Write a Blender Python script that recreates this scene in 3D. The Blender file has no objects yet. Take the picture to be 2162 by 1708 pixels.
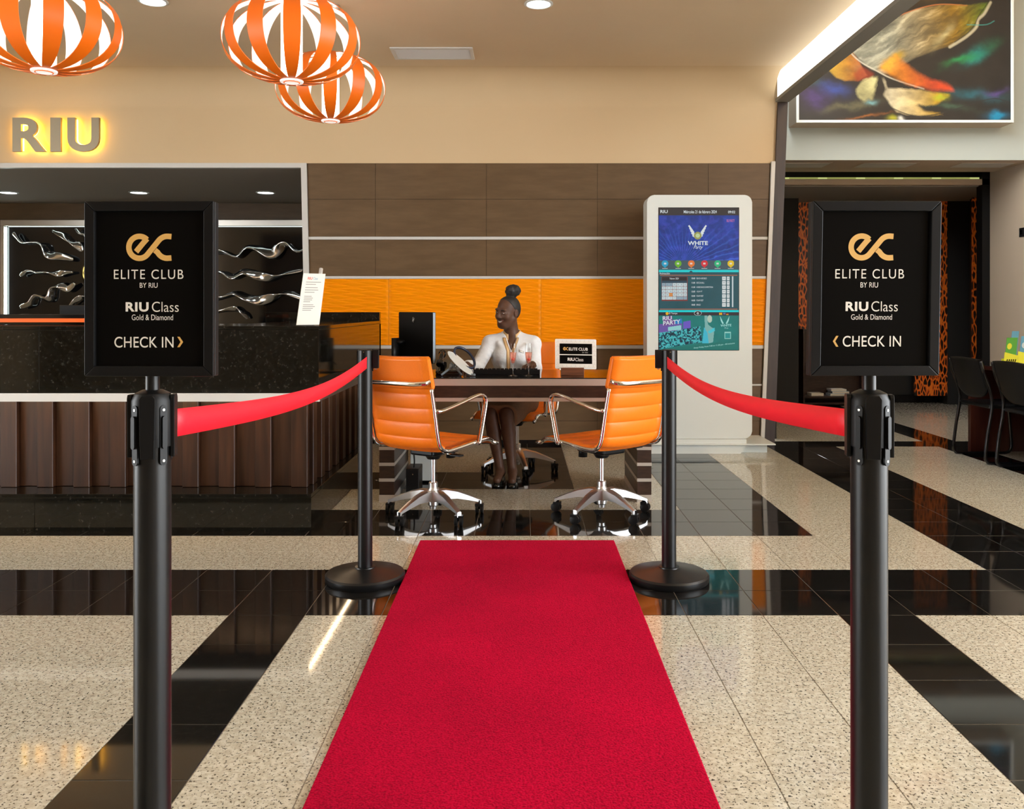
import bpy, bmesh, math, random
import numpy as np
from mathutils import Vector, Matrix
from mathutils.bvhtree import BVHTree
random.seed(7); np.random.seed(7)
S = bpy.context.scene
C = S.collection
PI = math.pi
# ------------------------------------------------------------------ camera
F, H, VX, VY = 1840.0, 1.205, 1102.0, 652.0      # focal length in pixels, eye height, vanishing point
cd = bpy.data.cameras.new('camera'); cam = bpy.data.objects.new('camera', cd); C.objects.link(cam)
cam.location = (0, 0, H); cam.rotation_euler = (PI/2, 0, 0)
cd.sensor_width = 36; cd.lens = 36*F/2162
cd.shift_x = (1081-VX)/2162; cd.shift_y = -(854-VY)/2162
cd.clip_start = .05
S.camera = cam
# ------------------------------------------------------------------ world: overcast daylight entering through openings left at the lobby's unseen sides
w = bpy.data.worlds.new('world'); S.world = w; w.use_nodes = True
w.node_tree.nodes['Background'].inputs[0].default_value = (.93, .97, 1.0, 1)
w.node_tree.nodes['Background'].inputs[1].default_value = 13.0
S.view_settings.view_transform = 'Standard'; S.view_settings.look = 'None'
S.view_settings.exposure = 0.0; S.view_settings.gamma = 1.0; S.view_settings.use_curve_mapping = False

def at(px, py, Y):
    return Vector(((px-VX)*Y/F, Y, H-(py-VY)*Y/F))
def gx(px, Y): return (px-VX)*Y/F
def gz(py, Y): return H-(py-VY)*Y/F
# ------------------------------------------------------------------ materials
def mat(name, col, rough=.5, metal=0.0, emit=None, es=0.0, **kw):
    m = bpy.data.materials.new(name); m.use_nodes = True
    b = m.node_tree.nodes['Principled BSDF']
    b.inputs['Base Color'].default_value = (*col, 1); b.inputs['Roughness'].default_value = rough
    b.inputs['Metallic'].default_value = metal
    if emit: b.inputs['Emission Color'].default_value = (*emit, 1); b.inputs['Emission Strength'].default_value = es
    for k, v in kw.items(): b.inputs[k.replace('_', ' ')].default_value = v
    return m
def nodes(m): return m.node_tree.nodes, m.node_tree.links, m.node_tree.nodes['Principled BSDF']
def ramp(n, stops, interp='LINEAR'):
    r = n.new('ShaderNodeValToRGB'); e = r.color_ramp.elements; r.color_ramp.interpolation = interp
    while len(e) < len(stops): e.new(.5)
    for el, (p, c) in zip(e, stops): el.position = p; el.color = (*c, 1)
    return r
def noise_mat(name, c1, c2, scale, rough=.5, detail=4, stretch=(1,1,1), lo=.35, hi=.65, bump=0, bdist=.002, metal=0, **kw):
    m = mat(name, c1, rough, metal, **kw); n, l, b = nodes(m)
    g = n.new('ShaderNodeNewGeometry'); mp = n.new('ShaderNodeMapping'); mp.inputs['Scale'].default_value = stretch
    t = n.new('ShaderNodeTexNoise'); t.inputs['Scale'].default_value = scale; t.inputs['Detail'].default_value = detail
    r = ramp(n, [(lo, c1), (hi, c2)])
    l.new(g.outputs['Position'], mp.inputs[0]); l.new(mp.outputs[0], t.inputs[0]); l.new(t.outputs[0], r.inputs[0]); l.new(r.outputs[0], b.inputs['Base Color'])
    if bump:
        bp = n.new('ShaderNodeBump'); bp.inputs['Strength'].default_value = bump; bp.inputs['Distance'].default_value = bdist
        l.new(t.outputs[0], bp.inputs['Height']); l.new(bp.outputs[0], b.inputs['Normal'])
    return m
def granite(name, base, dark, mid, rough, s=1.0, cut=(.36, .43)):
    m = mat(name, base, rough); n, l, b = nodes(m)
    g = n.new('ShaderNodeNewGeometry')
    a = n.new('ShaderNodeTexNoise'); a.inputs['Scale'].default_value = 75*s; a.inputs['Detail'].default_value = 3; a.inputs['Roughness'].default_value = .6
    c = n.new('ShaderNodeTexNoise'); c.inputs['Scale'].default_value = 30*s; c.inputs['Detail'].default_value = 3
    r1 = ramp(n, [(cut[0], dark), (cut[1], base)]); r2 = ramp(n, [(.42, mid), (.6, (1, 1, 1))])
    mx = n.new('ShaderNodeMix'); mx.data_type = 'RGBA'; mx.blend_type = 'MULTIPLY'; mx.inputs[0].default_value = 1
    l.new(g.outputs['Position'], a.inputs[0]); l.new(g.outputs['Position'], c.inputs[0])
    l.new(a.outputs[0], r1.inputs[0]); l.new(c.outputs[0], r2.inputs[0])
    l.new(r1.outputs[0], mx.inputs[6]); l.new(r2.outputs[0], mx.inputs[7]); l.new(mx.outputs[2], b.inputs['Base Color'])
    return m
M = {}
M['tile_light'] = granite('light_granite', (.545, .52, .435), (.05, .045, .04), (.80, .77, .73), .07, 1.6, (.375, .435))
M['tile_black'] = granite('black_granite_tile', (.0085, .008, .0078), (.02, .019, .018), (.7, .7, .7), .05)
M['grout'] = mat('grout', (.20, .18, .15), .8)
M['counter_stone'] = granite('counter_stone', (.006, .006, .005), (.022, .020, .016), (.5, .5, .45), .07, .8, (.34, .46))
M['wood_dark'] = noise_mat('dark_stained_wood', (.012, .0045, .002), (.042, .016, .0065), 9, .38, 6, (3.5, 3.5, .22), .3, .7, .25, .001)
M['wood_desk'] = noise_mat('wenge', (.018, .009, .006), (.045, .022, .014), 14, .35, 5, (1, 1, 4), .3, .7)
M['wood_pillar'] = noise_mat('pillar_wood', (.02, .009, .006), (.038, .018, .011), 6, .3, 4, (4, 4, .3))
M['steel'] = mat('brushed_steel', (.62, .59, .54), .32, 1)
M['silver_edge'] = mat('silver_laminate', (.55, .50, .45), .35, .55)
M['white_trim'] = mat('white_aluminium', (.60, .585, .55), .35)
M['cream'] = noise_mat('cream_paint', (.62, .455, .27), (.64, .475, .285), 1.2, .6, Specular_IOR_Level=.3)
M['beige'] = mat('beige_paint', (.52, .41, .30), .6)
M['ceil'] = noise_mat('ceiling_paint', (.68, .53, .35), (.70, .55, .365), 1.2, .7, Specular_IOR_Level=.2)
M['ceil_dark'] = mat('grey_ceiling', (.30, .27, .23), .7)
M['grey_wall'] = mat('pale_grey_green_wall', (.44, .48, .44), .6)
M['brown_tile'] = noise_mat('brown_wall_tile', (.112, .068, .033), (.140, .086, .043), 7, .42, 6, (.6, 1, 3), Specular_IOR_Level=.3)
M['brown_grout'] = mat('tile_joint', (.06, .038, .02), .7)
M['orange_panel'] = mat('orange_relief_panel', (.95, .30, .0), .45, Specular_IOR_Level=.2)
M['orange'] = noise_mat('orange_leather', (.84, .185, .006), (.90, .205, .009), 240, .38, 2, Specular_IOR_Level=.35, bump=.12, bdist=.0006)
M['orange_lit'] = mat('orange_edge', (.9, .13, .005), .4, emit=(1, .10, .0), es=.12)
M['chrome'] = mat('chrome', (.82, .81, .80), .08, 1)
M['alu'] = mat('polished_aluminium', (.70, .70, .71), .34, 1)
M['black_plastic'] = mat('black_plastic', (.006, .006, .0065), .38, Specular_IOR_Level=.2)
M['black_gloss'] = mat('black_gloss', (.006, .006, .007), .06)
M['black_metal'] = mat('black_powder_coat', (.005, .005, .0055), .34, .0, Specular_IOR_Level=.35)
M['sign_black'] = mat('sign_black', (.0032, .003, .0029), .3, Specular_IOR_Level=.07)
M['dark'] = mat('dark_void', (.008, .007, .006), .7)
M['white'] = mat('white_gloss', (.66, .70, .68), .3)
M['acrylic'] = mat('white_acrylic', (.78, .76, .70), .25)
M['gold_print'] = mat('gold_print', (.72, .42, .12), .5)
M['white_print'] = mat('white_print', (.80, .77, .72), .5)
M['grey_print'] = mat('grey_print', (.30, .30, .29), .6)
M['red_print'] = mat('red_print', (.75, .08, .06), .6)
M['red_belt'] = mat('red_webbing', (.86, .006, .022), .55)
M['lamp_orange'] = mat('lamp_orange', (.93, .17, .004), .4)
M['lamp_white'] = mat('lamp_white', (.86, .84, .80), .4)
M['tube_glow'] = mat('lamp_tube', (1, 1, 1), .5, emit=(1, .93, .84), es=6.0)
M['disc_glow'] = mat('lamp_disc', (.9, .9, .88), .4, emit=(1, .95, .88), es=.6)
M['spot_glow'] = mat('downlight_glow', (1, 1, 1), .5, emit=(.95, 1, .97), es=20.0)
M['cove_glow'] = mat('cove_diffuser', (.9, .9, .9), .5, emit=(.97, 1, .95), es=1.9)
M['led_warm'] = mat('warm_led', (1, 1, 1), .5, emit=(1, .70, .42), es=45)
M['led_front'] = mat('warm_led_front', (1, 1, 1), .5, emit=(1, .62, .32), es=48)
M['led_white'] = mat('white_led', (1, 1, 1), .5, emit=(.85, 1, .95), es=14)
M['led_dim'] = mat('dim_led', (1, 1, 1), .5, emit=(.85, 1, .95), es=2.5)
M['led_green'] = mat('green_led', (.3, .35, .1), .5, emit=(.5, .55, .15), es=.45); M['led_green2'] = mat('green_led_spot', (.5, .6, .2), .5, emit=(.7, .8, .3), es=.6)
M['beam_grey'] = mat('beam_grey', (.20, .19, .165), .5)
M['halo'] = mat('halo_led', (1, 1, 1), .5, emit=(1, .62, .08), es=12)
M['letter_metal'] = mat('letter_metal', (.30, .25, .17), .45, .6)
M['screw'] = mat('screw_steel', (.8, .78, .7), .2, 1)
M['red_wood'] = noise_mat('red_brown_wood', (.045, .012, .008), (.075, .02, .013), 6, .25, 4, (3, 3, .4))
M['sculpt'] = mat('mirror_steel', (.95, .96, .97), .16, 1)
M['gold'] = mat('gold_leaf', (.85, .55, .15), .2, 1)
M['skin'] = noise_mat('skin', (.088, .040, .023), (.105, .048, .028), 30, .5, Specular_IOR_Level=.3)
M['stocking'] = M['skin']
M['hair'] = noise_mat('hair', (.006, .005, .0045), (.022, .018, .016), 160, .55, 4, bump=.6, bdist=.004)
M['shirt'] = noise_mat('white_cotton', (.68, .69, .71), (.74, .75, .77), 16, .8, 3, bump=.5, bdist=.012)
M['tan_cloth'] = mat('tan_cloth', (.72, .46, .22), .8)
M['skirt'] = noise_mat('brown_cloth', (.165, .078, .036), (.195, .095, .045), 60, .85)
M['shoe'] = mat('black_leather', (.01, .01, .009), .18)
M['eye_white'] = mat('eye_white', (.75, .72, .68), .2)
M['teeth'] = mat('teeth', (.85, .82, .75), .25)
M['lip'] = mat('lip', (.16, .05, .04), .4)
def thin_glass(name, tint, ior=1.45, body=None, fac=.0):
    m = bpy.data.materials.new(name); m.use_nodes = True; n, l = m.node_tree.nodes, m.node_tree.links; n.clear()
    o = n.new('ShaderNodeOutputMaterial'); t = n.new('ShaderNodeBsdfTransparent'); t.inputs[0].default_value = (*tint, 1); g = n.new('ShaderNodeBsdfGlossy'); g.inputs['Roughness'].default_value = .02
    lw = n.new('ShaderNodeLayerWeight'); f = ramp(n, [(0, (.05,)*3), (.5, (.10,)*3), (.8, (.34,)*3), (1, (.85,)*3)]); l.new(lw.outputs['Facing'], f.inputs[0]); mx = n.new('ShaderNodeMixShader'); l.new(f.outputs[0], mx.inputs[0]); l.new(g.outputs[0], mx.inputs[2])
    if body:
        d = n.new('ShaderNodeBsdfDiffuse'); d.inputs[0].default_value = (*body, 1); m2 = n.new('ShaderNodeMixShader'); m2.inputs[0].default_value = fac
        l.new(t.outputs[0], m2.inputs[1]); l.new(d.outputs[0], m2.inputs[2]); l.new(m2.outputs[0], mx.inputs[1])
    else: l.new(t.outputs[0], mx.inputs[1])
    l.new(mx.outputs[0], o.inputs[0]); return m
M['glass'] = thin_glass('clear_glass', (.96, .965, .96)); M['drink'] = thin_glass('pink_drink', (1, .66, .56), 1.2, (.9, .35, .25), .3)
M['cherry'] = mat('cherry', (.75, .005, .01), .15)
M['brochure_yellow'] = mat('brochure_yellow', (.80, .78, .05), .5)
M['brochure_green'] = mat('brochure_green', (.10, .38, .05), .4)
M['brochure_blue'] = mat('brochure_blue', (.12, .35, .50), .4)
M['paper'] = mat('paper', (.62, .55, .42), .7)
M['steel_blue'] = mat('blue_grey_plastic', (.30, .38, .46), .35)
M['navy'] = mat('navy_plastic', (.012, .02, .05), .15)
# carpet with short pile
m = M['carpet'] = mat('red_carpet', (.60, .0, .022), .95, Sheen_Weight=.06, Sheen_Roughness=.4, Specular_IOR_Level=.05); n, l, b = nodes(m)
b.inputs['Sheen Tint'].default_value = (1, .1, .2, 1)
g = n.new('ShaderNodeNewGeometry'); t = n.new('ShaderNodeTexNoise'); t.inputs['Scale'].default_value = 170; t.inputs['Detail'].default_value = 3
t2 = n.new('ShaderNodeTexNoise'); t2.inputs['Scale'].default_value = 2.2; t2.inputs['Detail'].default_value = 5
r = ramp(n, [(.3, (.24, .0, .016)), (.55, (.46, .0, .028)), (.8, (.58, .004, .042))]); r2 = ramp(n, [(.3, (.78, .78, .78)), (.7, (1, 1, 1))])
mx = n.new('ShaderNodeMix'); mx.data_type = 'RGBA'; mx.blend_type = 'MULTIPLY'; mx.inputs[0].default_value = 1
bp = n.new('ShaderNodeBump'); bp.inputs['Strength'].default_value = .8; bp.inputs['Distance'].default_value = .006
for a_, b_ in ((g.outputs['Position'], t.inputs[0]), (g.outputs['Position'], t2.inputs[0]), (t.outputs[0], r.inputs[0]), (t2.outputs[0], r2.inputs[0]), (r.outputs[0], mx.inputs[6]), (r2.outputs[0], mx.inputs[7]), (mx.outputs[2], b.inputs['Base Color']), (t.outputs[0], bp.inputs['Height']), (bp.outputs[0], b.inputs['Normal'])): l.new(a_, b_)
# printed branch pattern of the wall panels in the dark room
m = M['branch'] = mat('branch_print', (.6, .1, .01), .4); n, l, b = nodes(m)
g = n.new('ShaderNodeNewGeometry'); mp = n.new('ShaderNodeMapping'); mp.inputs['Rotation'].default_value = (0, .75, 0); mp.inputs['Scale'].default_value = (22, 9, 8)
t = n.new('ShaderNodeTexVoronoi'); t.feature = 'DISTANCE_TO_EDGE'; t.inputs['Scale'].default_value = 1.3
nz = n.new('ShaderNodeTexNoise'); nz.inputs['Scale'].default_value = 3; nz.inputs['Detail'].default_value = 3
ad = n.new('ShaderNodeMixRGB'); ad.blend_type = 'ADD'; ad.inputs[0].default_value = .55
r = ramp(n, [(.04, (.62, .14, .010)), (.12, (.40, .04, .007)), (.17, (.004, .003, .002))])
for a_, b_ in ((g.outputs['Position'], mp.inputs[0]), (mp.outputs[0], ad.inputs[1]), (g.outputs['Position'], nz.inputs[0]), (nz.outputs[1], ad.inputs[2]), (ad.outputs[0], t.inputs[0]), (t.outputs[0], r.inputs[0]), (r.outputs[0], b.inputs['Base Color']), (r.outputs[0], b.inputs['Emission Color'])): l.new(a_, b_)
b.inputs['Emission Strength'].default_value = .10
def attr_mat(name, rough, es=0.0):
    m = mat(name, (.5, .5, .5), rough); n, l, b = nodes(m)
    a = n.new('ShaderNodeAttribute'); a.attribute_name = 'print'
    l.new(a.outputs['Color'], b.inputs['Base Color'])
    if es:
        b.inputs['Base Color'].default_value = (0, 0, 0, 1); l.remove(b.inputs['Base Color'].links[0])
        b.inputs['Base Color'].default_value = (.01, .01, .01, 1)
        l.new(a.outputs['Color'], b.inputs['Emission Color']); b.inputs['Emission Strength'].default_value = es
    return m
M['canvas'] = attr_mat('oil_canvas', .35); M['screen'] = attr_mat('lit_screen', .15, .8)
def emit_mat(name, col, es=.8): return mat(name, (.01, .01, .01), .3, emit=col, es=es)
M['scr_white'] = emit_mat('screen_white', (.75, .82, .85))
M['scr_pink'] = emit_mat('screen_pink', (.55, .15, .35))
M['scr_pale'] = emit_mat('screen_pale_teal', (.35, .75, .70))
# ------------------------------------------------------------------ object helpers
ORG = {}
def org(o):
    while o and o.name not in ORG: o = o.parent
    return ORG[o.name] if o else Vector((0, 0, 0))
def tag(o, label=None, cat=None, group=None, kind=None):
    if label: o['label'] = label
    if cat: o['category'] = cat
    if group: o['group'] = group
    if kind: o['kind'] = kind
    return o
def thing(name, label, cat, loc=(0, 0, 0), group=None):
    o = bpy.data.objects.new(name, None); C.objects.link(o); o.location = loc; ORG[o.name] = Vector(loc); o.empty_display_size = .1
    return tag(o, label, cat, group)
def link(name, me, material, parent=None):
    o = bpy.data.objects.new(name, me); C.objects.link(o)
    if material is not None and not me.materials:
        for mm in (material if isinstance(material, (list, tuple)) else [material]): me.materials.append(M[mm] if isinstance(mm, str) else mm)
    if parent: o.parent = parent
    return o
def mobj(name, verts, faces, material, parent=None, smooth=False, base=None):
    """base: for a top-level mesh thing, the point that becomes its origin"""
    off = org(parent) if parent else (Vector(base) if base else Vector((0, 0, 0)))
    me = bpy.data.meshes.new(name)
    v = np.asarray(verts, dtype=float) - np.array(off)
    me.from_pydata([tuple(p) for p in v], [], [tuple(f) for f in faces]); 
    if smooth: me.polygons.foreach_set('use_smooth', [True]*len(me.polygons))
    me.update()
    o = link(name, me, material, parent)
    if not parent and base: o.location = base; ORG[o.name] = Vector(base)
    return o
def bobj(name, bm, material, parent=None, smooth=False, base=None):
    off = org(parent) if parent else (Vector(base) if base else Vector((0, 0, 0)))
    bmesh.ops.translate(bm, vec=-off, verts=bm.verts)
    bmesh.ops.recalc_face_normals(bm, faces=bm.faces)
    me = bpy.data.meshes.new(name); bm.to_mesh(me); bm.free()
    if smooth: me.polygons.foreach_set('use_smooth', [True]*len(me.polygons))
    o = link(name, me, material, parent)
    if not parent and base: o.location = base; ORG[o.name] = Vector(base)
    return o
def add_box(bm, x0, x1, y0, y1, z0, z1, bev=0, seg=2):
    r = bmesh.ops.create_cube(bm, size=1.0)
    vs = r['verts']
    for v in vs: v.co = Vector((x0+(v.co.x+.5)*(x1-x0), y0+(v.co.y+.5)*(y1-y0), z0+(v.co.z+.5)*(z1-z0)))
    if bev:
        es = list({e for v in vs for e in v.link_edges})
        bmesh.ops.bevel(bm, geom=es, offset=bev, segments=seg, profile=.5, affect='EDGES')
def box(name, x0, x1, y0, y1, z0, z1, material, parent=None, bev=0, base=None, seg=2):
    bm = bmesh.new(); add_box(bm, x0, x1, y0, y1, z0, z1, bev, seg)
    return bobj(name, bm, material, parent, False, base)
def prism_data(pts, o, u, v, d):
    """polygon pts (2D) in the plane o + u*a + v*b, extruded by vector d"""
    o, u, v, d = Vector(o), Vector(u), Vector(v), Vector(d); n_ = len(pts)
    a = [o+u*p[0]+v*p[1] for p in pts]; b = [p+d for p in a]
    return a+b, [tuple(range(n_))[::-1], tuple(range(n_, 2*n_))]+[(i, (i+1) % n_, n_+(i+1) % n_, n_+i) for i in range(n_)]
def prism(name, pts, o, u, v, d, material, parent=None, base=None, bev=0):
    vs, fs = prism_data(pts, o, u, v, d)
    bm = bmesh.new(); bv = [bm.verts.new(p) for p in vs]
    for f in fs: bm.faces.new([bv[i] for i in f])
    if bev: bmesh.ops.bevel(bm, geom=list(bm.edges), offset=bev, segments=2, profile=.5, affect='EDGES')
    return bobj(name, bm, material, parent, False, base)
def frames(pts, up=Vector((0, 0, 1))):
    P = [Vector(p) for p in pts]; out = []; prev = None
    for i in range(len(P)):
        t = (P[min(i+1, len(P)-1)]-P[max(i-1, 0)]).normalized()
        if prev is None:
            ref = up if abs(t.dot(up)) < .95 else Vector((1, 0, 0))
            nn = (ref-t*ref.dot(t)).normalized()
        else:
            nn = (prev-t*prev.dot(t)).normalized()
        prev = nn; out.append((P[i], t, nn, t.cross(nn)))
    return out
def smooth_path(pts, n_=8):
    P = [Vector(p) for p in pts]; out = []
    for i in range(len(P)-1):
        p0, p1, p2, p3 = P[max(i-1, 0)], P[i], P[i+1], P[min(i+2, len(P)-1)]
        for k in range(n_):
            t = k/n_
            out.append(.5*((2*p1)+(p2-p0)*t+(2*p0-5*p1+4*p2-p3)*t*t+(3*p1-p0-3*p2+p3)*t**3))
    return out+[P[-1]]
def tube_data(pts, r, seg=10, flat=1.0, up=Vector((0, 0, 1))):
    vs, fs = [], []; fr = frames(pts, up)
    for i, (p, t, a, b) in enumerate(fr):
        rr = r[i] if isinstance(r, (list, tuple)) else r
        for k in range(seg):
            an = 2*PI*k/seg; vs.append(p+a*math.cos(an)*rr+b*math.sin(an)*rr*flat)
    for i in range(len(fr)-1):
        for k in range(seg):
            k2 = (k+1) % seg; fs.append((i*seg+k, i*seg+k2, (i+1)*seg+k2, (i+1)*seg+k))
    fs += [tuple(range(seg))[::-1], tuple(range((len(fr)-1)*seg, len(fr)*seg))]
    return vs, fs
def tube(name, pts, r, material, parent=None, seg=10, flat=1.0, base=None, up=Vector((0, 0, 1))):
    vs, fs = tube_data(pts, r, seg, flat, up); return mobj(name, vs, fs, material, parent, True, base)
def lathe_data(prof, c=(0, 0, 0), seg=32, caps=True):
    vs, fs = [], []; c = Vector(c)
    for (r, z) in prof:
        for k in range(seg): a = 2*PI*k/seg; vs.append(c+Vector((r*math.cos(a), r*math.sin(a), z)))
    for i in range(len(prof)-1):
        for k in range(seg): k2 = (k+1) % seg; fs.append((i*seg+k, i*seg+k2, (i+1)*seg+k2, (i+1)*seg+k))
    if caps and prof[0][0] > 1e-5: fs.append(tuple(range(seg))[::-1])
    if caps and prof[-1][0] > 1e-5: fs.append(tuple(range((len(prof)-1)*seg, len(prof)*seg)))
    return vs, fs
def lathe(name, prof, c, material, parent=None, seg=32, base=None, sharp=True, caps=True):
    vs, fs = lathe_data(prof, c, seg, caps); o = mobj(name, vs, fs, material, parent, True, base)
    if sharp:
        try: o.data.set_sharp_from_angle(angle=math.radians(35))
        except Exception: pass
    return o
class MB:                                   # collects shapes that make ONE part
    def __init__(s): s.v, s.f = [], []
    def add(s, d):
        n_ = len(s.v); s.v += list(d[0]); s.f += [tuple(i+n_ for i in f) for f in d[1]]; return s
    def box(s, x0, x1, y0, y1, z0, z1):
        return s.add(([Vector((x, y, z)) for x in (x0, x1) for y in (y0, y1) for z in (z0, z1)], [(0, 1, 3, 2), (4, 6, 7, 5), (0, 4, 5, 1), (2, 3, 7, 6), (0, 2, 6, 4), (1, 5, 7, 3)]))
    def build(s, name, material, parent=None, smooth=False, base=None):
        o = mobj(name, s.v, s.f, material, parent, smooth, base)
        if smooth:
            try: o.data.set_sharp_from_angle(angle=math.radians(40))
            except Exception: pass
        return o
def copy_tree(o, parent=None):
    c = o.copy(); C.objects.link(c); c.parent = parent
    for ch in list(o.children): copy_tree(ch, c)
    return c
# text: a default-font line fitted into the rectangle (u0..u1, v0..v1) of the plane o + u*a + v*b
_tc = {}
def text_data(s, bold=0.0, space=1.0, shear=0.0):
    key = (s, bold, space, shear)
    if key in _tc: return _tc[key]
    cu = bpy.data.curves.new('t', 'FONT'); cu.body = s; cu.offset = bold; cu.space_character = space; cu.shear = shear; cu.resolution_u = 6
    ob = bpy.data.objects.new('t', cu); C.objects.link(ob)
    dg = bpy.context.evaluated_depsgraph_get(); dg.update()
    me = bpy.data.meshes.new_from_object(ob.evaluated_get(dg))
    v = [(p.co.x, p.co.y) for p in me.vertices]; f = [tuple(p.vertices) for p in me.polygons]
    bpy.data.objects.remove(ob); bpy.data.curves.remove(cu); bpy.data.meshes.remove(me)
    _tc[key] = (np.array(v), f); return _tc[key]
def text(name, s, u0, u1, v0, v1, o, u, v, material, parent, bold=0.0, space=1.0, shear=0.0, depth=0.0, base=None, rot=0.0):
    p, f = text_data(s, bold, space, shear); lo, hi = p.min(0), p.max(0)
    q = (p-lo)/(hi-lo); a = u0+q[:, 0]*(u1-u0); b = v0+q[:, 1]*(v1-v0)
    if rot: b = b+(a-u0)*rot
    o, u, v = np.array(o, float), np.array(u, float), np.array(v, float)
    P = o+a[:, None]*u+b[:, None]*v
    nrm = Vector(u).cross(Vector(v)).normalized()
    if not depth: return mobj(name, P, f, material, parent, False, base)
    bm = bmesh.new(); bv = [bm.verts.new(x) for x in P]
    for ff in f:
        try: bm.faces.new([bv[i] for i in ff])
        except ValueError: pass
    bmesh.ops.remove_doubles(bm, verts=bm.verts, dist=1e-5)
    r = bmesh.ops.extrude_face_region(bm, geom=list(bm.faces))
    bmesh.ops.translate(bm, vec=nrm*depth, verts=[e for e in r['geom'] if isinstance(e, bmesh.types.BMVert)])
    return bobj(name, bm, material, parent, False, base)
def stroke_data(pts, wd, o, u, v):
    """flat ribbon of width wd along 2D polyline pts"""
    P = [np.array(p, float) for p in pts]; L, R = [], []
    for i in range(len(P)):
        t = P[min(i+1, len(P)-1)]-P[max(i-1, 0)]; t /= np.linalg.norm(t); nn = np.array((-t[1], t[0]))
        L.append(P[i]+nn*wd/2); R.append(P[i]-nn*wd/2)
    o, u, v = np.array(o, float), np.array(u, float), np.array(v, float)
    vs = [Vector(o+u*p[0]+v*p[1]) for q in zip(L, R) for p in q]
    return vs, [(2*i, 2*i+1, 2*i+3, 2*i+2) for i in range(len(P)-1)]
def arc(cx, cy, r, a0, a1, n_=20, ry=None):
    return [(cx+r*math.cos(math.radians(a0+(a1-a0)*i/n_)), cy+(ry or r)*math.sin(math.radians(a0+(a1-a0)*i/n_))) for i in range(n_+1)]
def ec_logo(x0, x1, z0, z1, o, u, v, material, parent):
    k = (x1-x0)/299.0; kz = (z1-z0)/180.0
    def T(p): return (x0+(p[0]-818)*k, z1-(p[1]-503)*kz)
    W = 36
    e_ring = [(955, 543)]+[(906+70*math.cos(math.radians(a)), 593-72*math.sin(math.radians(a))) for a in range(52, 318, 8)]+[(960, 638.5)]
    diag = [(978.5, 615.8), (997, 593), (1015.5, 570.4), (1034, 547.7)]
    ctop = [(1090+72*math.cos(math.radians(a)), 593-72*math.sin(math.radians(a))) for a in range(134, 78, -8)]+[(1104, 522), (1117, 523)]
    p1 = [T(p) for p in e_ring+diag+ctop]
    bar = [T(p) for p in ((957, 536), (930, 566), (884, 622))]
    cb = [T(p) for p in [(1008, 612)]+[(1090+72*math.cos(math.radians(a)), 593-72*math.sin(math.radians(a))) for a in range(208, 284, 8)]+[(1104, 664), (1117, 663)]]
    mb = MB()
    for i, pth in enumerate((p1, bar, cb)): mb.add(stroke_data(pth, W*k, Vector(o)+Vector(v).cross(Vector(u))*(-.00004*i), u, v))
    return mb.build('club_emblem', material, parent)
def grid_print(name, img, o, u, v, wd, ht, material, parent):
    """img: (rows, cols, 3) linear colours, row 0 at the top; a finely divided printed surface"""
    r_, c_ = img.shape[:2]
    xs = np.linspace(0, wd, c_+1); ys = np.linspace(ht, 0, r_+1)
    X, Y = np.meshgrid(xs, ys); o, u, v = np.array(o, float), np.array(u, float), np.array(v, float)
    P = o+X.reshape(-1, 1)*u+Y.reshape(-1, 1)*v-np.array(org(parent))
    idx = np.arange((r_+1)*(c_+1)).reshape(r_+1, c_+1)
    q = np.stack([idx[1:, :-1], idx[1:, 1:], idx[:-1, 1:], idx[:-1, :-1]], -1).reshape(-1, 4)
    me = bpy.data.meshes.new(name)
    me.vertices.add(len(P)); me.vertices.foreach_set('co', P.ravel())
    me.loops.add(q.size); me.loops.foreach_set('vertex_index', q.ravel())
    me.polygons.add(len(q)); me.polygons.foreach_set('loop_start', np.arange(0, q.size, 4)); me.polygons.foreach_set('loop_total', np.full(len(q), 4))
    me.update(); me.validate()
    ca = me.color_attributes.new('print', 'FLOAT_COLOR', 'CORNER')
    col = np.ones((len(q), 4, 4), dtype=np.float32); col[:, :, :3] = img.reshape(-1, 1, 3)
    ca.data.foreach_set('color', col.ravel())
    return link(name, me, material, parent)
def lin(c): c = np.array(c, float)/255.0; return np.where(c <= .04045, c/12.92, ((c+.055)/1.055)**2.4)
def struct(o): o['kind'] = 'structure'; return o
# ================================================================== THE SETTING
WY = 7.80                                   # main back wall
CZ = 3.30                                   # lobby ceiling
T = .30; X0 = .0465; Y0 = 3.4275            # floor tile grid
floor = struct(box('floor', -7.5, 7.5, -4, 11.6, -.12, -.0014, 'grout'))
def is_black(i, k):
    if k < 0: return i in (-4, 4)
    if k < 2: return True
    if i < 7:
        if k < 4 or i in (5, 6): return False
        if k < 6 or i in (3, 4): return True
        if k < 8 or i in (1, 2): return False
        return k < 10 or i in (-1, 0)
    if i in (7, 8): return k < 15
    return k == 14 or i == 12
def tile_mesh(name, m_):
    g_ = .0013; bm = bmesh.new(); add_box(bm, g_, T-g_, g_, T-g_, -.0118, 0)
    bmesh.ops.bevel(bm, geom=[e for e in bm.edges if all(v.co.z > -.001 for v in e.verts)], offset=.0009, segments=1, affect='EDGES')
    bmesh.ops.recalc_face_normals(bm, faces=bm.faces)
    me = bpy.data.meshes.new(name); bm.to_mesh(me); bm.free(); me.materials.append(M[m_]); return me
tm = {False: tile_mesh('light_tile', 'tile_light'), True: tile_mesh('black_tile', 'tile_black')}
cand, rest = [], {False: MB(), True: MB()}
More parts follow.
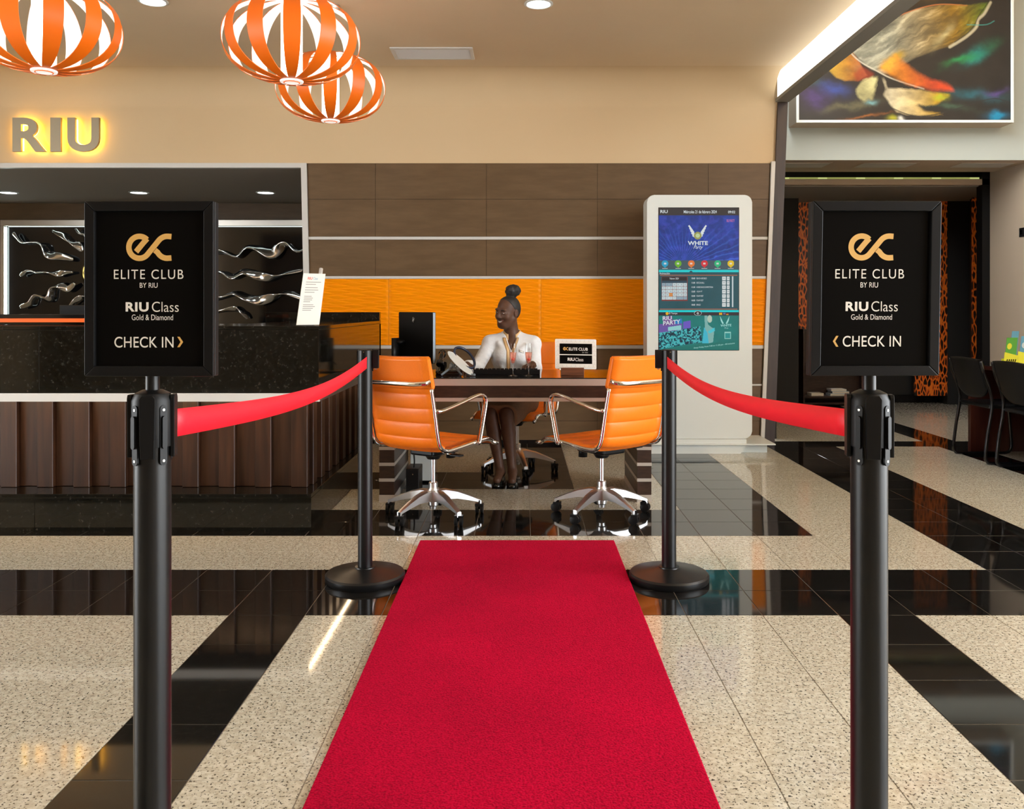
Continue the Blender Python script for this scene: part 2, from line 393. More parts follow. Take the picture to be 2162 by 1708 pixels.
for k in range(-24, 27):
    for i in range(-24, 24):
        x, y = X0+i*T, Y0+k*T; bl = is_black(i, k); vis = False
        if y > 1.75:
            xa = [VX+F*xx/yy for xx in (x, x+T) for yy in (y, y+T)]; yb = VY+F*H/(y+T)
            vis = max(xa) > 0 and min(xa) < 2162 and yb < 1708
            if -.5 <= x and x+T <= .45 and y+T < 4.48: vis = False           # under the carpet
            if x+T < -1.17 and y > 4.75: vis = False                         # under the counter
            if y+T > 7.8 and x < 2.1: vis = False
        if vis: cand.append((1/(y+T)**3, x, y, bl))
        else: rest[bl].box(x+.0013, x+T-.0013, y+.0013, y+T-.0013, -.0118, 0)
cand.sort(reverse=True)
for j, (_, x, y, bl) in enumerate(cand):
    if j < 300:
        o = bpy.data.objects.new('floor_tile', tm[bl]); C.objects.link(o); o.location = (x, y, 0); o.parent = floor
    else: rest[bl].box(x+.0013, x+T-.0013, y+.0013, y+T-.0013, -.0118, 0)
for bl in (False, True): tag(rest[bl].build('floor_tiles', 'tile_black' if bl else 'tile_light', floor), kind='stuff')
# ceiling with the lobby's right-hand beam, the higher ceiling beyond it
ceiling = struct(box('ceiling', -7.5, 2.30, -3.8, WY+.2, CZ, CZ+.15, 'ceil'))
struct(box('ceiling', 2.36, 7.5, -3.8, 9.0, 5.2, 5.35, 'ceil'))
struct(box('wall_left', -7.5, -7.3, 3.2, 11.6, 0, CZ, 'cream')); struct(box('wall_left', -7.5, -7.3, -3.8, 0, 0, CZ, 'cream'))  # unseen; gap between the pieces placed to admit daylight clear of visible reflections
struct(box('wall_rear_added', -7.5, 7.5, -4.0, -3.8, 0, 5.2, 'brown_tile'))  # unseen; added in a dark tone so the counter does not mirror the sky
def cove(nm, y, z, r_, xa, xb):             # rounded junction between the wall and the ceiling
    n_ = 14; vs = []
    for x in (xa, xb):
        for i in range(n_+1): a = PI/2*i/n_; vs.append((x, y-r_+r_*math.cos(a), z-r_+r_*math.sin(a)))
    vs += [(xa, y, z), (xb, y, z)]; m_ = n_+1
    fs = [(i, i+1, m_+i+1, m_+i) for i in range(n_)]+[tuple(range(m_))+(2*m_,), tuple(range(m_, 2*m_))[::-1]+(2*m_+1,)]
    o = mobj(nm, vs, fs, 'cream', None, True); o.data.set_sharp_from_angle(angle=math.radians(40)); return struct(o)
cove('ceiling_cove', WY+.0005, CZ+.0005, .30, -7.3, 2.2535)
# back wall: cream above, brown tiles below, right edge leaning
def edge_x(z): return 2.165+.039*z          # leaning right edge of the wall
def edge_l(z): return -1.90-.022*(z-1.5)    # left edge of the tiled area (right edge of the recess trim)
wall = struct(prism('wall_back', [(edge_l(0), 0), (edge_x(0), 0), (edge_x(CZ), CZ), (-7.3, CZ), (-7.3, 2.506), (edge_l(2.506), 2.506)], (0, WY, 0), (1, 0, 0), (0, 0, 1), (0, .16, 0), 'cream'))
rows = [(2.506, 2.186, 'b'), (2.183, 1.852, 'b'), (1.821, 1.500, 'b'), (.846, .536, 'b'), (.515, .205, 'b'), (.202, .03, 'b')]
jx = [gx(p, WY) for p in (793, 1027, 1261, 1495)]
for (z1, z0, _) in rows:
    xs = [None]+jx+[None]
    for a, b in zip(xs[:-1], xs[1:]):
        g_ = .0012
        p = [(edge_l(z0)+.004 if a is None else a+g_, z0), (edge_x(z0)-.045 if b is None else b-g_, z0), (edge_x(z1)-.045 if b is None else b-g_, z1), (edge_l(z1)+.004 if a is None else a+g_, z1)]
        prism('wall_tile', p, (0, WY-.012, 0), (1, 0, 0), (0, 0, 1), (0, .014, 0), 'brown_tile', wall)
prism('wall_tile_backing', [(edge_l(0), .0), (edge_x(0)-.02, 0), (edge_x(2.5)-.02, 2.505), (edge_l(2.5), 2.505)], (0, WY-.004, 0), (1, 0, 0), (0, 0, 1), (0, .003, 0), 'brown_grout', wall)
for (z1, z0) in ((1.849, 1.824), (1.497, 1.474), (.879, .849), (.533, .518)):
    prism('metal_strip', [(edge_l(z0), z0), (edge_x(z0)-.03, z0), (edge_x(z1)-.03, z1), (edge_l(z1), z1)], (0, WY-.017, 0), (1, 0, 0), (0, 0, 1), (0, .016, 0), 'white_trim', wall)
# orange relief panels with shallow crossing waves
def relief(xa, xb, xb_top=None):
    nx_, nz_ = max(24, int((xb-xa)/.012)), 196; z0, z1 = .881, 1.472; p_, Lw = .0243, .30
    vs = []
    for j in range(nz_+1):
        for i in range(nx_+1):
            z = z0+(z1-z0)*j/nz_; fx = i/nx_; xe = xb if xb_top is None else xb+(xb_top-xb)*j/nz_
            x = xa+(xe-xa)*fx
            zz = z+.05*x
            kk = math.floor(zz/p_); best = 1e9
            h = None
            for q in range(kk-2, kk+3):
                zl = p_*(q+.33*((-1)**q)*math.cos(2*PI*x/Lw)); zu = p_*(q+1-.33*((-1)**q)*math.cos(2*PI*x/Lw))
                if zl <= zz < zu: t = (zz-zl)/max(zu-zl, 1e-4); h = (zu-zl)/p_*.0085*(t if t < .72 else (1-t)*.72/.28)
            h = h or 0
            edge = min(1, i/2, (nx_-i)/2, j/2, (nz_-j)/2)
            vs.append((x, WY-.012-h*edge, z))
    fs = [(j*(nx_+1)+i, j*(nx_+1)+i+1, (j+1)*(nx_+1)+i+1, (j+1)*(nx_+1)+i) for j in range(nz_) for i in range(nx_)]
    mobj('relief_panel', vs, fs, 'orange_panel', wall, False)
px_ = [gx(p, WY) for p in (500, 821, 1142, 1463)]
relief(edge_l(1.2)+.004, px_[1]-.001); relief(px_[1]+.001, px_[2]-.001); relief(px_[2]+.001, px_[3]-.001); relief(px_[3]+.001, edge_x(.88)-.03, edge_x(1.47)-.03)
struct(prism('baseboard_back', [(edge_l(0), 0), (edge_x(0), 0), (edge_x(0), .034), (edge_l(0), .034)], (0, WY-.02, 0), (1, 0, 0), (0, 0, 1), (0, .019, 0), 'black_gloss'))
# leaning white trims and dark pillar
struct(prism('trim_1', [(edge_x(0)-.038, 0), (edge_x(0)-.004, 0), (edge_x(2.52)-.004, 2.52), (edge_x(2.52)-.038, 2.52)], (0, WY-.035, 0), (1, 0, 0), (0, 0, 1), (0, .034, 0), 'white_trim'))
struct(prism('trim_2', [(edge_l(0)-.05, 0), (edge_l(0), 0), (edge_l(2.506), 2.506), (edge_l(2.506)-.05, 2.506)], (0, WY-.03, 0), (1, 0, 0), (0, 0, 1), (0, .06, 0), 'white_trim'))
struct(box('trim_3', -7.3, edge_l(2.5)-.05, WY-.03, WY+.03, 2.464, 2.506, 'white_trim'))
struct(prism('wall_pillar', [(edge_x(0), 0), (edge_x(0)+.088, 0), (edge_x(3.5)+.088, 3.5), (edge_x(3.5), 3.5)], (0, WY-.03, 0), (1, 0, 0), (0, 0, 1), (0, .30, 0), 'wood_pillar'))
# recess behind the counter
RB = 10.4
struct(box('wall_recess_back', -7.3, -1.90, RB, RB+.15, 0, 2.6, 'brown_tile'))
struct(box('wall_recess_right', -1.93, -1.88, WY+.17, RB, 0, 2.6, 'brown_tile'))
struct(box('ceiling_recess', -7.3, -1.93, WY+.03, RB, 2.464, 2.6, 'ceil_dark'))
# right-hand side: wall with the painting, soffit, passage wall, dark room beyond
PW, OB, RX = 8.77, 9.6, 5.155
SZ = gz(338, PW)
struct(box('wall_painting', 2.32, 7.5, PW, PW+.2, SZ, 5.2, 'grey_wall'))
struct(box('ceiling_soffit', 2.32, 7.5, PW+.003, OB-.08, SZ-.001, SZ+.1, 'beige'))
struct(box('wall_right', RX, RX+.2, 3.4, OB, 0, 5.2, 'beige'))
struct(box('trim_4', 2.28, RX, OB, OB+.08, gz(390, OB), gz(378, OB), 'beige'))
struct(box('trim_5', RX-.085, RX, OB, OB+.12, 0, SZ, 'black_plastic'))
struct(box('wall_slot_back', 2.28, 7.5, OB+.24, OB+.28, gz(390, OB)+.045, SZ+.2, 'dark')); struct(box('ceiling_slot_light_stop', 2.28, 7.5, OB-.079, OB+.3, SZ+.101, SZ+.2, 'dark'))  # slot roof added, and slot back extended, to block stray daylight
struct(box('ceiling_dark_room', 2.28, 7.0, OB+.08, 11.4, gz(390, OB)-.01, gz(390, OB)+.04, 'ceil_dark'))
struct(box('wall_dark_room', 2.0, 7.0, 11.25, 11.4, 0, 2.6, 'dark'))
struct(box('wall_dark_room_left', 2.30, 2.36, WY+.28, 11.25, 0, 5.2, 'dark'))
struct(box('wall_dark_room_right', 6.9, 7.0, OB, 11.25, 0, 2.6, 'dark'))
struct(box('wall_dark_room_light_stop', RX+.2, 7.5, OB-.1, OB, 0, SZ+.2, 'dark'))  # unseen; added to stop daylight leaking into the dark room
struct(box('baseboard_dark_room', 2.36, 6.9, 11.2, 11.25, 0, .1, 'black_gloss'))
strip = thing('led_strip', 'yellow-green glowing light strip in the slot above the dark doorway', 'light strip', (3.8, OB+.04, gz(378, OB)))
box('diffuser', 2.5, RX-.1, OB+.03, OB+.05, gz(378, OB)+.001, gz(373.5, OB), 'led_green', strip)
for i in range(6): box('led_spot', 2.85+.42*i, 2.95+.42*i, OB+.024, OB+.0295, gz(378, OB)+.002, gz(374, OB), 'led_green2', strip)
for i, px in enumerate((1690, 1870, 2075)):
    xx = gx(px, 9.05); bb = (xx, 9.06, SZ)
    o = thing('soffit_panel', ['pale flush soffit panel nearest the dark pillar', 'middle pale flush soffit panel below the painting', 'pale flush soffit panel nearest the right wall'][i], 'ceiling panel', bb, 'soffit panels under the painting wall')
    box('panel', xx-.27, xx+.27, 8.93, 9.2, SZ-.006, SZ-.002, 'white_trim', o); box('frame', xx-.285, xx+.285, 8.915, 9.215, SZ-.0035, SZ-.0012, 'beige', o)
# beam with the lit diffusers running towards the camera
beam = thing('light_beam', 'long lit beam along the right edge of the ceiling', 'ceiling light', (2.30, 3.5, 3.06))
box('housing', 2.285, 2.37, -1.2, WY-.04, 3.07, 3.5, 'beam_grey', beam)
box('bottom_rail', 2.255, 2.375, -1.2, WY-.04, 3.045, 3.075, 'beam_grey', beam)
ys = [WY-.05, 6.3, 4.6, 2.9, 1.2, -.5]
for a, b in zip(ys[1:], ys[:-1]): box('diffuser', 2.268, 2.284, a+.011, b-.011, 3.078, 3.297, 'cove_glow', beam)
# orange branch panels in the dark room
for i, (xa, xb, yy, lab) in enumerate(((1686, 1712, 11.1, 'narrow panel printed with orange branches beside the dark pillar'), (1932, 2000, 10.98, 'wide panel of orange branches behind the right check-in sign'), (2054, 2090, 10.6, 'narrow strip of orange branches by the beige right wall'))):
    o = thing('printed_panel', lab, 'wall panel', (gx((xa+xb)/2, yy), yy, .11))
    box('print', gx(xa, yy), gx(xb, yy), yy, yy+.03, .11, 2.56, 'branch', o); box('back_board', gx(xa, yy)+.01, gx(xb, yy)-.01, yy+.03, yy+.09, .12, 2.55, 'dark', o)
struct(box('wall_column', gx(2000, 10.98)+.002, gx(2052, 10.98), 10.98, 11.2, 0, 2.57, 'dark'))
struct(box('wall_column', 2.37, gx(1686, 10.7), 10.7, 11.2, 0, 2.57, 'dark'))
# ================================================================== COUNTER
cn = thing('reception_counter', 'long black granite reception counter with dark wood slats and pale metal band', 'counter', (-2.6, 4.72, 0))
LX = -4.2
PF, PX, PZ = 4.717, -1.141, .203; WF, WX = 4.905, -1.205; UF, UX, UZ0, UZ1 = 4.63, -1.0795, .7575, 1.114; BKY = 6.665
box('carcass', LX, WX-.03, WF+.04, BKY, .01, UZ1-.03, 'dark', cn)
jp = gx(73, PF); ju = gx(82, UF)
for a, b in ((LX, jp-.001), (jp+.001, PX)):
    box('plinth_slab', a, b, PF, PF+.02, .0, PZ-.022, 'counter_stone', cn, .001); box('plinth_cap', a, b, PF-.002, WF+.05, PZ-.02, PZ, 'counter_stone', cn, .001)
box('plinth_slab', PX-.02, PX, PF+.021, BKY, 0, PZ-.022, 'counter_stone', cn, .001)
box('plinth_cap', WX-.05, PX+.002, WF+.052, BKY, PZ-.02, PZ, 'counter_stone', cn, .001)
for a, b in ((LX, ju-.001), (ju+.001, UX)):
    box('front_slab', a, b, UF, UF+.02, UZ0, UZ1-.022, 'counter_stone', cn, .001)
    box('counter_top', a, b, UF, 5.35, UZ1-.02, UZ1, 'counter_stone', cn, .001)
box('side_slab', UX-.02, UX, UF+.021, BKY, UZ0, UZ1-.022, 'counter_stone', cn, .001)
box('counter_top', UX-.6, UX, 5.352, BKY-.06, UZ1-.02, UZ1, 'counter_stone', cn, .001)
box('upstand', gx(560, 6.6), UX, BKY-.058, BKY, UZ0, gz(659, 6.64), 'counter_stone', cn, .001)
box('metal_band', LX, UX+.004, UF-.004, UF+.012, .7125, UZ0-.001, 'white_trim', cn); box('metal_band', UX-.012, UX+.004, UF+.013, BKY, .7125, UZ0-.001, 'steel', cn)
box('band_soffit', LX, UX-.013, UF+.013, WF+.06, .735, .75, 'dark', cn); box('band_soffit', WX-.06, UX-.013, WF+.061, BKY, .735, .75, 'dark', cn)
pr, rc = .090, .114; x = WX; j = 0
slat = {}
def slat_me(w_, d_, nm):
    bm = bmesh.new(); add_box(bm, -w_, 0, -d_, 0, PZ+.001, .735, .002, 1); bmesh.ops.recalc_face_normals(bm, faces=bm.faces)
    me = bpy.data.meshes.new(nm); bm.to_mesh(me); bm.free(); me.materials.append(M['wood_dark']); return me
sm_p, sm_r = slat_me(pr-.001, .045, 'proud_slat'), slat_me(rc-.001, .012, 'recessed_slat')
def put(me, nm, loc, rz=0):
    o = bpy.data.objects.new(nm, me); C.objects.link(o); o.parent = cn; o.location = Vector(loc)-org(cn); o.rotation_euler.z = rz
while x > LX+.2:
    put(sm_p, 'slat', (x, WF+.03, 0)); x -= pr; put(sm_r, 'slat', (x, WF+.03, 0)); x -= rc
y = WF+.06
while y < BKY-.2:
    put(sm_p, 'slat', (WX-.028, y+pr, 0), PI/2); y += pr; put(sm_r, 'slat', (WX-.028, y+rc, 0), PI/2); y += rc
for (a, b) in ((LX, -1.3),):
    box('led_strip', a, b, UF+.0135, UF+.0275, .728, .7345, 'led_front', cn)
box('led_strip', UX-.070, UX-.062, WF-.2, BKY-.1, .728, .733, 'led_warm', cn)
o = thing('raised_shelf', 'low black shelf with glowing orange edge on the counter behind left sign', 'shelf', (-2.9, 5.05, UZ1))
box('board', -4.1, -2.2, 5.0, 5.3, gz(672, 5), gz(663.5, 5), 'black_gloss', o, .002); box('orange_edge', -4.1, -2.2, 4.995, 5.2, gz(680.5, 5), gz(672.3, 5), 'orange_lit', o, .001); box('foot_rail', -4.1, -2.2, 5.03, 5.2, UZ1+.0005, gz(680.6, 5), 'black_gloss', o)
o = thing('desk_monitor', 'small black monitor seen over the counter beside the left sign', 'monitor', (gx(190, 5.6), 5.7, UZ1))
box('screen_back', gx(122, 5.6), gx(262, 5.6), 5.62, 5.65, UZ1-.02, gz(644, 5.6), 'black_plastic', o, .004); box('stand', gx(185, 5.6), gx(200, 5.6), 5.652, 5.7, UZ1-.03, gz(650, 5.6), 'black_plastic', o)
# acrylic info stand on the counter corner
o = thing('info_stand', 'tilted white acrylic leaflet stand on the corner of the granite counter', 'sign stand', (-1.17, 4.80, UZ1))
PA = at(626, 682, 4.72); PB = at(674, 683, 4.80); PC = at(686, 577, 4.93); PD = at(641, 577, 4.86)
PA.z = PB.z = UZ1+.004
u = (PB-PA); v = (PD-PA); nn = u.cross(v).normalized()
mobj('sheet', [PA, PB, PA+u+v, PD]+[p-nn*.006 for p in (PA, PB, PA+u+v, PD)], [(0, 1, 2, 3), (7, 6, 5, 4), (0, 4, 5, 1), (1, 5, 6, 2), (2, 6, 7, 3), (3, 7, 4, 0)], 'acrylic', o)
O1 = PA+nn*.0006
text('lettering', 'RIU', .22, .43, .875, .93, O1, u, v, 'red_print', o, .02); text('lettering', 'Class', .47, .68, .875, .93, O1, u, v, 'brochure_blue', o)
mb = MB()
for row, b in zip((.82, .775, .71, .665, .62, .54, .505, .47, .435, .375, .34, .305, .27), (.84, .62, .72, .76, .60, .5, .56, .54, .46, .62, .70, .62, .55)):
    mb.add(prism_data([(.16, row), (b, row), (b, row+.014), (.16, row+.014)], O1, u, v, nn*.0003))
mb.build('text_lines', 'grey_print', o)
back = PA+u*.80-nn*.012
tube('upright', [back+v*.02, back+v*1.12], .011, 'white_trim', o, 8)
tube('foot_rod', [PA+u*.75-nn*.01+Vector((0, 0, .012)), PA+u*1.15-nn*.14+Vector((0, 0, .012))], .006, 'chrome', o, 8)
for a in (.12, .72): lathe('screw_cap', [(0, 0), (.005, .0)], O1+u*a+v*.06, 'screw', o, 10)
# ================================================================== CARPET
bm = bmesh.new(); add_box(bm, -.526, .476, 1.85, 4.497, 0, .013, .006, 3)
tag(bobj('carpet_runner', bm, 'carpet', None, False, (-.03, 2.7, 0)), 'long red carpet runner leading to the desk', 'carpet')
# ================================================================== STANCHIONS
NY, FY = 1.585, 3.88; PR = .0322
def stanchion(nm, label, X, Y, side, near, lean=0.0):
    """side: +1 when the belt leaves towards +X of the post centre"""
    s = thing(nm, label, 'stanchion', (X, Y, 0), 'belt stanchions beside the red carpet')
    lathe('base', [(0, .0), (.172, .0), (.176, .006), (.176, .026), (.170, .034), (.06, .052), (.046, .056), (.045, .06), (.034, .061), (0, .061)], (X, Y, 0), 'black_metal', s, 56)
    top = 1.024 if not near else 1.035
    lathe('post', [(0, .05), (PR, .05), (PR, top-.004), (PR-.003, top), (0, top)], (X, Y, 0), 'black_metal', s, 40)
    hz0, hz1 = (top-.083, top-.002) if not near else (.937, 1.052)
    if near:
        head = lathe('belt_head', [(PR+.001, hz0+.02), (PR+.004, hz0+.02), (PR+.0042, hz1-.012), (PR-.002, hz1), (.018, hz1+.006), (0, hz1+.006)], (X, Y, 0), 'black_plastic', s, 40)
        for a in (-90, 0, 90, 180):
            ca, sa = math.cos(math.radians(a+10*side)), math.sin(math.radians(a+10*side))
            U = Vector((-sa, ca, 0)); N = Vector((ca, sa, 0)); O = Vector((X, Y, 0))
            prism('rib_cover', [(-.012, hz0), (.012, hz0), (.014, hz1-.008), (.010, hz1-.002), (-.010, hz1-.002), (-.014, hz1-.008)], O+N*(PR+.001), U, Vector((0, 0, 1)), N*.0075, 'black_plastic', head, bev=.0012)
        for a in (-128, -48, 132, 50):
            ca, sa = math.cos(math.radians(a+10*side)), math.sin(math.radians(a+10*side)); U = Vector((-sa, ca, 0)); N = Vector((ca, sa, 0)); O = Vector((X, Y, 0))
            pl = prism('receiver_plate', arc(0, hz1-.026, .0065, 0, 180, 8)+arc(0, hz0-.006, .0065, 180, 360, 8), O+N*(PR+.002), U, Vector((0, 0, 1)), N*.004, 'black_plastic', head)
            prism('slot_bar', arc(0, hz1-.043, .0045, 0, 180, 6)+arc(0, hz0+.022, .0045, 180, 360, 6), O+N*(PR+.006), U, Vector((0, 0, 1)), N*.0045, 'black_plastic', head)
            for zz in (hz1-.028, hz0-.004):
                prism('screw', arc(0, zz, .0022, 0, 330, 10), O+N*(PR+.006), U, Vector((0, 0, 1)), N*.0008, 'screw', head)
    else:
        for a in (-90, 0, 180, 90):
            ca, sa = math.cos(math.radians(a)), math.sin(math.radians(a)); U = Vector((-sa, ca, 0)); N = Vector((ca, sa, 0)); O = Vector((X, Y, 0))
            pl = prism('receiver_plate', arc(0, hz1-.008, .0065, 0, 180, 8)+arc(0, hz0-.006, .0065, 180, 360, 8), O+N*(PR-.001), U, Vector((0, 0, 1)), N*.005, 'black_plastic', s)
            for zz in (hz1-.008, hz0-.004): prism('screw', arc(0, zz, .0024, 0, 330, 8), O+N*(PR+.004), U, Vector((0, 0, 1)), N*.0008, 'screw', pl)
        cx = X+side*(PR+.016)
        box('belt_clip', cx-.014, cx+.014, Y-.012, Y+.006, hz0+.0, hz0+.082, 'black_plastic', s, .002)
        box('clip_latch', cx-.005, cx+.005, Y-.009, Y+.003, hz0-.006, hz0-.0005, 'screw', s)
    return s
def belt(s, Xn, Xf, side):
    """webbing from the near head to the far post with a little sag"""
    p0 = Vector((Xn+side*(PR+.004), NY+.012, .996)); p1 = Vector((Xf+side*.014, FY-PR-.004, .971)); n_ = 40; vs = []; wd = .0255
    for i in range(n_+1):
        t = i/n_; c = p0.lerp(p1, t)+Vector((side*.012*math.sin(PI*t), 0, -.045*math.sin(PI*t*.98)))
        tw = .004*math.sin(PI*t)*side
        for dz, dx in ((wd, tw), (-wd, -tw)):
            for th in (-.0006, .0006): vs.append(c+Vector((dx+th, 0, dz)))
    fs = []
    for i in range(n_):
        a, b = 4*i, 4*i+4; fs += [(a, a+2, b+2, b), (a+1, b+1, b+3, a+3), (a, b, b+1, a+1), (a+2, a+3, b+3, b+2)]
    fs += [(0, 1, 3, 2), (4*n_, 4*n_+2, 4*n_+3, 4*n_+1)]
    b_ = mobj('belt', vs, fs, 'red_belt', s, True)
    tag(b_, 'red webbing belt')
def sign(s, X, right):
    """A4 frame on a short tube; pixel measures of the print are turned into metres at the sign's distance"""
    k = NY/F; Yf = NY-.012
    if not right: x0, x1, z1, z0 = 180, 453.5, 425, 794; roll = 0.0
    else: x0, x1, z1, z0 = 1711, 1984, 425, 793; roll = math.radians(-.9)
    k = Yf/F
    cxp = (x0+x1)/2; ctr = at(cxp, (z0+z1)/2, Yf); hw, hh = (x1-x0)/2*k, (z0-z1)/2*k
    U = Vector((math.cos(roll), 0, -math.sin(roll)))if False else Vector((math.cos(roll), 0, math.sin(roll)))
    yaw = math.radians(1.5 if right else -1.0)
    U = Vector((math.cos(yaw), math.sin(yaw), 0)); V = Vector((-math.sin(roll), 0, math.cos(roll))); N = U.cross(V).normalized()
    N = -N if N.y > 0 else N
    tubex = (322 if not right else 1835)
    lathe('sign_tube', [(0, 1.05), (.0122, 1.05), (.0122, gz(794, NY)+.01), (0, gz(794, NY)+.01)], (X, NY, 0), 'black_metal', s, 24)
    fr = prism('sign_frame', [(-hw, -hh), (hw, -hh), (hw, hh), (-hw, hh)], ctr-N*.004, U, V, -N*.018, 'black_plastic', s, bev=.002)
    fw = 21*k; g_ = .0006
    for pts in ([(-hw, hh), (hw, hh), (hw-fw, hh-fw), (-hw+fw, hh-fw)], [(-hw, -hh), (-hw+fw, -hh+fw), (hw-fw, -hh+fw), (hw, -hh)], [(-hw, -hh), (-hw, hh), (-hw+fw, hh-fw), (-hw+fw, -hh+fw)], [(hw, hh), (hw, -hh), (hw-fw, -hh+fw), (hw-fw, hh-fw)]):
        c_ = np.mean(pts, 0); q = [tuple(np.array(p)+(c_-np.array(p))*.004) for p in pts]
        prism('frame_rail', q, ctr-N*.004, U, V, N*.010, 'black_plastic', fr, bev=.0012)
    prism('poster', [(-hw+fw*.9, -hh+fw*.9), (hw-fw*.9, -hh+fw*.9), (hw-fw*.9, hh-fw*.9), (-hw+fw*.9, hh-fw*.9)], ctr-N*.0041, U, V, N*.002, 'sign_black', fr)
    O = ctr-N*.0015
    def R(a, b, c, d):                       # pixel rectangle -> (u0,u1,v0,v1)
        yc = (z0+z1)/2; return ((a-cxp)*k, (b-cxp)*k, (yc-d)*k, (yc-c)*k)
    if not right:
        ec_logo(*R(265, 361.5, 493, 551), O, U, V, 'gold_print', fr)
        L = [('ELITE CLUB', 239, 387, 569, 589, .0, 1.18, 'white_print'), ('BY RIU', 294, 332, 597, 607.5, 0, 1, 'white_print'), ('RIU', 264, 313, 638, 658, .035, 1.1, 'white_print'), ('Class', 320, 377, 637, 658.5, -.006, 1, 'white_print'), ('Gold & Diamond', 277, 365, 664, 676, 0, 1, 'white_print'), ('CHECK IN', 240, 366, 711, 734, .004, 1.03, 'white_print')]
        chev = [(374, 711), (379, 711), (386.5, 722), (379, 733), (374, 733), (381, 722)]
    else:
        ec_logo(*R(1790, 1886, 492.5, 550), O, U, V, 'gold_print', fr)
        L = [('ELITE CLUB', 1763, 1910, 568, 588, 0, 1.18, 'white_print'), ('BY RIU', 1817, 1854.5, 596, 607, 0, 1, 'white_print'), ('RIU', 1786, 1834.5, 637, 657, .035, 1.1, 'white_print'), ('Class', 1841, 1897.5, 636, 657.5, -.006, 1, 'white_print'), ('Gold & Diamond', 1798, 1885.5, 663.5, 675, 0, 1, 'white_print'), ('CHECK IN', 1781, 1905.5, 709, 732, .004, 1.03, 'white_print')]
        chev = [(1772, 709), (1767, 709), (1760, 720.5), (1767, 732), (1772, 732), (1765, 720.5)]
    for (s_, a, b, c, d, bo, sp, mt) in L: text('lettering', s_, *R(a, b, c, d), O, U, V, mt, fr, bo, sp)
    yc = (z0+z1)/2
    prism('chevron', [((p[0]-cxp)*k, (yc-p[1])*k) for p in chev], O, U, V, N*.0001, 'gold_print', fr)
XL, XR = gx(322, NY), gx(1835, NY); FL, FR_ = gx(771, FY), gx(1412.5, FY)
s1 = stanchion('sign_stanchion', 'black stanchion carrying the CHECK IN sign whose arrow points right', XL, NY, 1, True)
s2 = stanchion('sign_stanchion', 'black stanchion carrying the CHECK IN sign whose arrow points left', XR, NY, -1, True)
s3 = stanchion('stanchion', 'plain black stanchion at the left end of the carpet near the counter', FL, FY, 1, False)
s4 = stanchion('stanchion', 'plain black stanchion right of the carpet in front of the kiosk', FR_, FY, -1, False)
belt(s1, XL, FL, 1); belt(s2, XR, FR_, -1)
sign(s1, XL, False); sign(s2, XR, True)
# ================================================================== DESK
DX0, DX1, DF, DB, DZ = -.895, .812, 5.40, 6.15, .777
d = thing('reception_desk', 'dark wood check-in desk with black glass top and silver edges', 'desk', (-.04, 5.77, 0))
box('glass_top', DX0, DX1, DF, DB, DZ-.006, DZ, 'black_gloss', d, .0015)
box('silver_edge', DX0, DX1, DF+.002, DB-.002, .728, DZ-.0065, 'silver_edge', d, .001)
box('apron', DX0+.002, DX1-.002, DF+.006, DB-.006, .6535, .7275, 'wood_desk', d)
box('silver_edge', DX0, DX1, DF+.002, DB-.002, .630, .653, 'silver_edge', d, .001)
for (a, b) in ((-.891, -.794), (.717, .809)):
    lg = box('leg', a+.002, b-.002, 5.432, 6.10, .0455, .6295, 'wood_desk', d)
    box('foot_plate', a, b, 5.43, 6.102, 0, .045, 'silver_edge', lg)
    for zz in (.128, .226, .325, .424, .523): box('silver_band', a, b, 5.43, 6.102, zz, zz+.020, 'silver_edge', lg)
